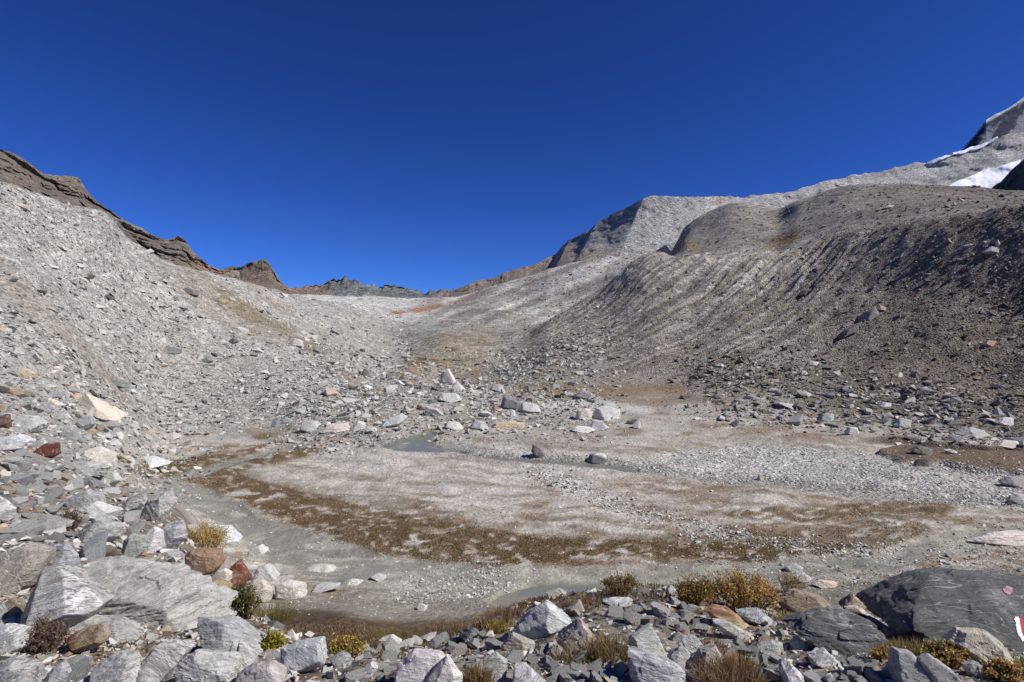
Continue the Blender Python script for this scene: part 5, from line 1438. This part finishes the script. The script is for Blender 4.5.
shrub('low golden bush left of the black shaded boulder', 886, 660, 26, 12, GOLD, 500, 9, leaf=.018)
shrub('low golden bush between the black shaded and the cream boulders', 946, 664, 40, 22, GOLD, 900, 10, leaf=.018)
shrub('golden bush in the bottom right corner', 1006, 682, 36, 22, GOLD, 800, 11, leaf=.018)
shrub('bare reddish heather bush low on the left', 44, 650, 46, 30, [(.16, .10, .08), (.10, .10, .05), (.30, .22, .19), (.2, .11, .09)], 1500, 12, name='heather_bush', leaf=.014, stems=40)
shrub('dark heather bush between the upper left slabs', 68, 530, 26, 20, [(.15, .10, .09), (.12, .13, .06), (.24, .18, .15)], 800, 13, name='heather_bush', leaf=.018)

def tuft(label, px, py, wpx, hpx, cols, n, seed, kmin=None, name='grass_tuft', group=None):
    rg = np.random.default_rng(seed)
    g = hit(px, py, kmin)
    s = g.y / F
    W, H = wpx * s / 2, hpx * s
    a = rg.uniform(0, 2 * np.pi, n); r_ = np.sqrt(rg.random(n))
    bx, by = W * r_ * np.cos(a), W * .7 * r_ * np.sin(a)
    gz = np.array([ground_z(g.x + x, g.y + y) - g.z for x, y in zip(bx, by)])
    base = np.stack([bx, by, gz - .015], 1)
    h = H * rg.uniform(.45, 1.1, n) * (1 - .35 * r_)
    lean = rg.normal(size=(n, 2)) * .28 + np.stack([np.cos(a), np.sin(a)], 1) * (.3 * r_)[:, None]
    wd = rg.uniform(.0018, .0035, n)
    sa_ = rg.uniform(0, np.pi, n); sv = np.stack([np.cos(sa_), np.sin(sa_), 0 * sa_], 1) * wd[:, None]
    m = base + np.concatenate([lean * (h * .35)[:, None], (h * .55)[:, None]], 1)
    t = base + np.concatenate([lean * h[:, None], (h * (1 - .25 * np.abs(lean).sum(1)))[:, None]], 1)
    V = np.stack([base - sv, base + sv, m + sv * .8, m - sv * .8, t], 1).reshape(-1, 3)
    T = (np.arange(n)[:, None, None] * 5 + np.array([[0, 1, 2], [0, 2, 3], [3, 2, 4]])[None]).reshape(-1, 3)
    cc = np.array(cols)[rg.integers(0, len(cols), n)] * rg.uniform(.75, 1.25, (n, 1))
    me = mesh_np(name, V, T, np.repeat(cc, 5, axis=0))
    o = link(name, me, M_GRASS, loc=g, label=label, category='grass')
    if group: o['group'] = group
DRY = [(.30, .22, .10), (.24, .17, .07), (.36, .28, .14), (.20, .17, .06), (.28, .15, .08)]
GREENISH = [(.20, .19, .06), (.27, .24, .08), (.33, .26, .11), (.16, .15, .05)]
RED = [(.27, .15, .10), (.33, .20, .14), (.22, .12, .08), (.36, .26, .18)]
tuft('tall tuft of dry grass right of the tan layered boulder', 607, 659, 46, 36, DRY + GREENISH[:1], 700, 21)
tuft('rusty grass before the tan layered boulder', 572, 660, 44, 20, DRY, 350, 22)
tuft('reddish grass fringe on the rim left of the pale angular boulder', 498, 622, 50, 24, RED + DRY[:1], 500, 23)
tuft('yellowish grass left of the pale angular boulder', 497, 632, 28, 20, [(.42, .33, .07), (.33, .26, .08), (.28, .2, .08)], 260, 24)
tuft('pale green grass between the cream stone and the moss', 272, 622, 44, 34, GREENISH, 700, 25)
tuft('withered red brown grass at the bottom right of centre', 728, 684, 70, 36, RED + DRY, 900, 26)
tuft('fox coloured grass tuft at the bottom right of centre', 738, 672, 26, 34, [(.38, .22, .07), (.30, .17, .06), (.42, .28, .1)], 260, 27)
tuft('dry green grass right of the knobbly boulder', 912, 652, 54, 20, GREENISH + DRY, 600, 28)
tuft('brown grass along the front of the huge dark boulder', 950, 640, 40, 16, RED + DRY, 400, 29)
tuft('grass at the right edge under the trail mark', 1010, 664, 40, 16, GREENISH, 350, 30)
tuft('olive grass behind the large layered slab', 152, 570, 34, 15, GREENISH, 420, 31)
tuft('grass below the brown ridged boulder', 795, 622, 40, 14, GREENISH + DRY, 380, 32)
tuft('dead stalks under the orange stained slab', 706, 652, 40, 26, RED, 260, 33)
tuft('rusty grass at the bottom beside the cream white wedge', 478, 684, 26, 34, DRY, 260, 34)
tuft('grassy fringe right of the wet brown moss', 395, 640, 60, 16, GREENISH + DRY, 480, 35)
tuft('heathery fringe behind the cream stone at the moss', 445, 632, 60, 16, RED + DRY, 480, 36)
tuft('grass fringe of the rim above the pool', 578, 606, 60, 14, RED + GREENISH[:1], 420, 37)
tuft('grass in the lower left corner', 20, 684, 50, 16, GREENISH + DRY, 300, 38)
tuft('yellow turf cushion by the flat blue white slab', 124, 464, 20, 8, [(.36, .28, .09), (.30, .24, .08)], 500, 39)
tuft('yellow turf cushion at the talus foot', 230, 447, 20, 8, [(.40, .29, .12), (.34, .25, .1)], 500, 40)
tuft('green yellow turf cushion at the talus foot', 262, 437, 20, 8, [(.34, .29, .09), (.28, .25, .08)], 500, 41)

# low brown turf over the moss patches: too fine to count
def turf(weight, n, seed, hmin, hmax, cols, label, name='turf'):
    rg = np.random.default_rng(seed)
    Wt = np.clip(weight, 0, None) * CELL
    cdf = np.cumsum(Wt.ravel()); cdf /= cdf[-1]
    ci, ri = np.unravel_index(np.searchsorted(cdf, rg.random(n)), Wt.shape)
    a, b = rg.random(n)[:, None], rg.random(n)[:, None]
    Vg = TV.reshape(NC, NR, 3)
    p = (Vg[ci, ri] * (1 - a) + Vg[ci + 1, ri] * a) * (1 - b) + (Vg[ci, ri + 1] * (1 - a) + Vg[ci + 1, ri + 1] * a) * b
    h = rg.uniform(hmin, hmax, n); w_ = h * rg.uniform(.5, 1.1, n)
    an = rg.uniform(0, np.pi, n); sv = np.stack([np.cos(an), np.sin(an), 0 * an], 1) * w_[:, None] * .5
    t = p + np.stack([rg.normal(size=n) * h * .4, rg.normal(size=n) * h * .4, h], 1)
    V = np.stack([p - sv - [0, 0, .01], p + sv - [0, 0, .01], t], 1).reshape(-1, 3)
    T = np.arange(n * 3).reshape(n, 3)
    cc = np.array(cols)[rg.integers(0, len(cols), n)] * rg.uniform(.7, 1.25, (n, 1))
    me = mesh_np(name, V, T, np.repeat(cc, 3, axis=0))
    link(name, me, M_GRASS, kind='stuff', label=label)
turf(G(plain * np.clip(moss, 0, 1) ** 2.5 * (1 - mud) * (fx > 110)), 45000, 61, .015, .05, [(.155, .10, .05), (.13, .10, .04), (.21, .145, .08), (.12, .08, .045), (.22, .175, .095)], 'short brown autumn turf along the near channel')
turf(G(bank * sstep(3.2, 4, fk) * (1 - sstep(4.9, 5.4, fk)) * (.12 + .25 * sstep(-.2, .3, gn) + wetb * .7) * (fx > 230)), 34000, 62, .012, .04, [(.20, .12, .075), (.28, .18, .13), (.18, .14, .06), (.33, .24, .17)], 'low brown moss and heath between the bank stones')
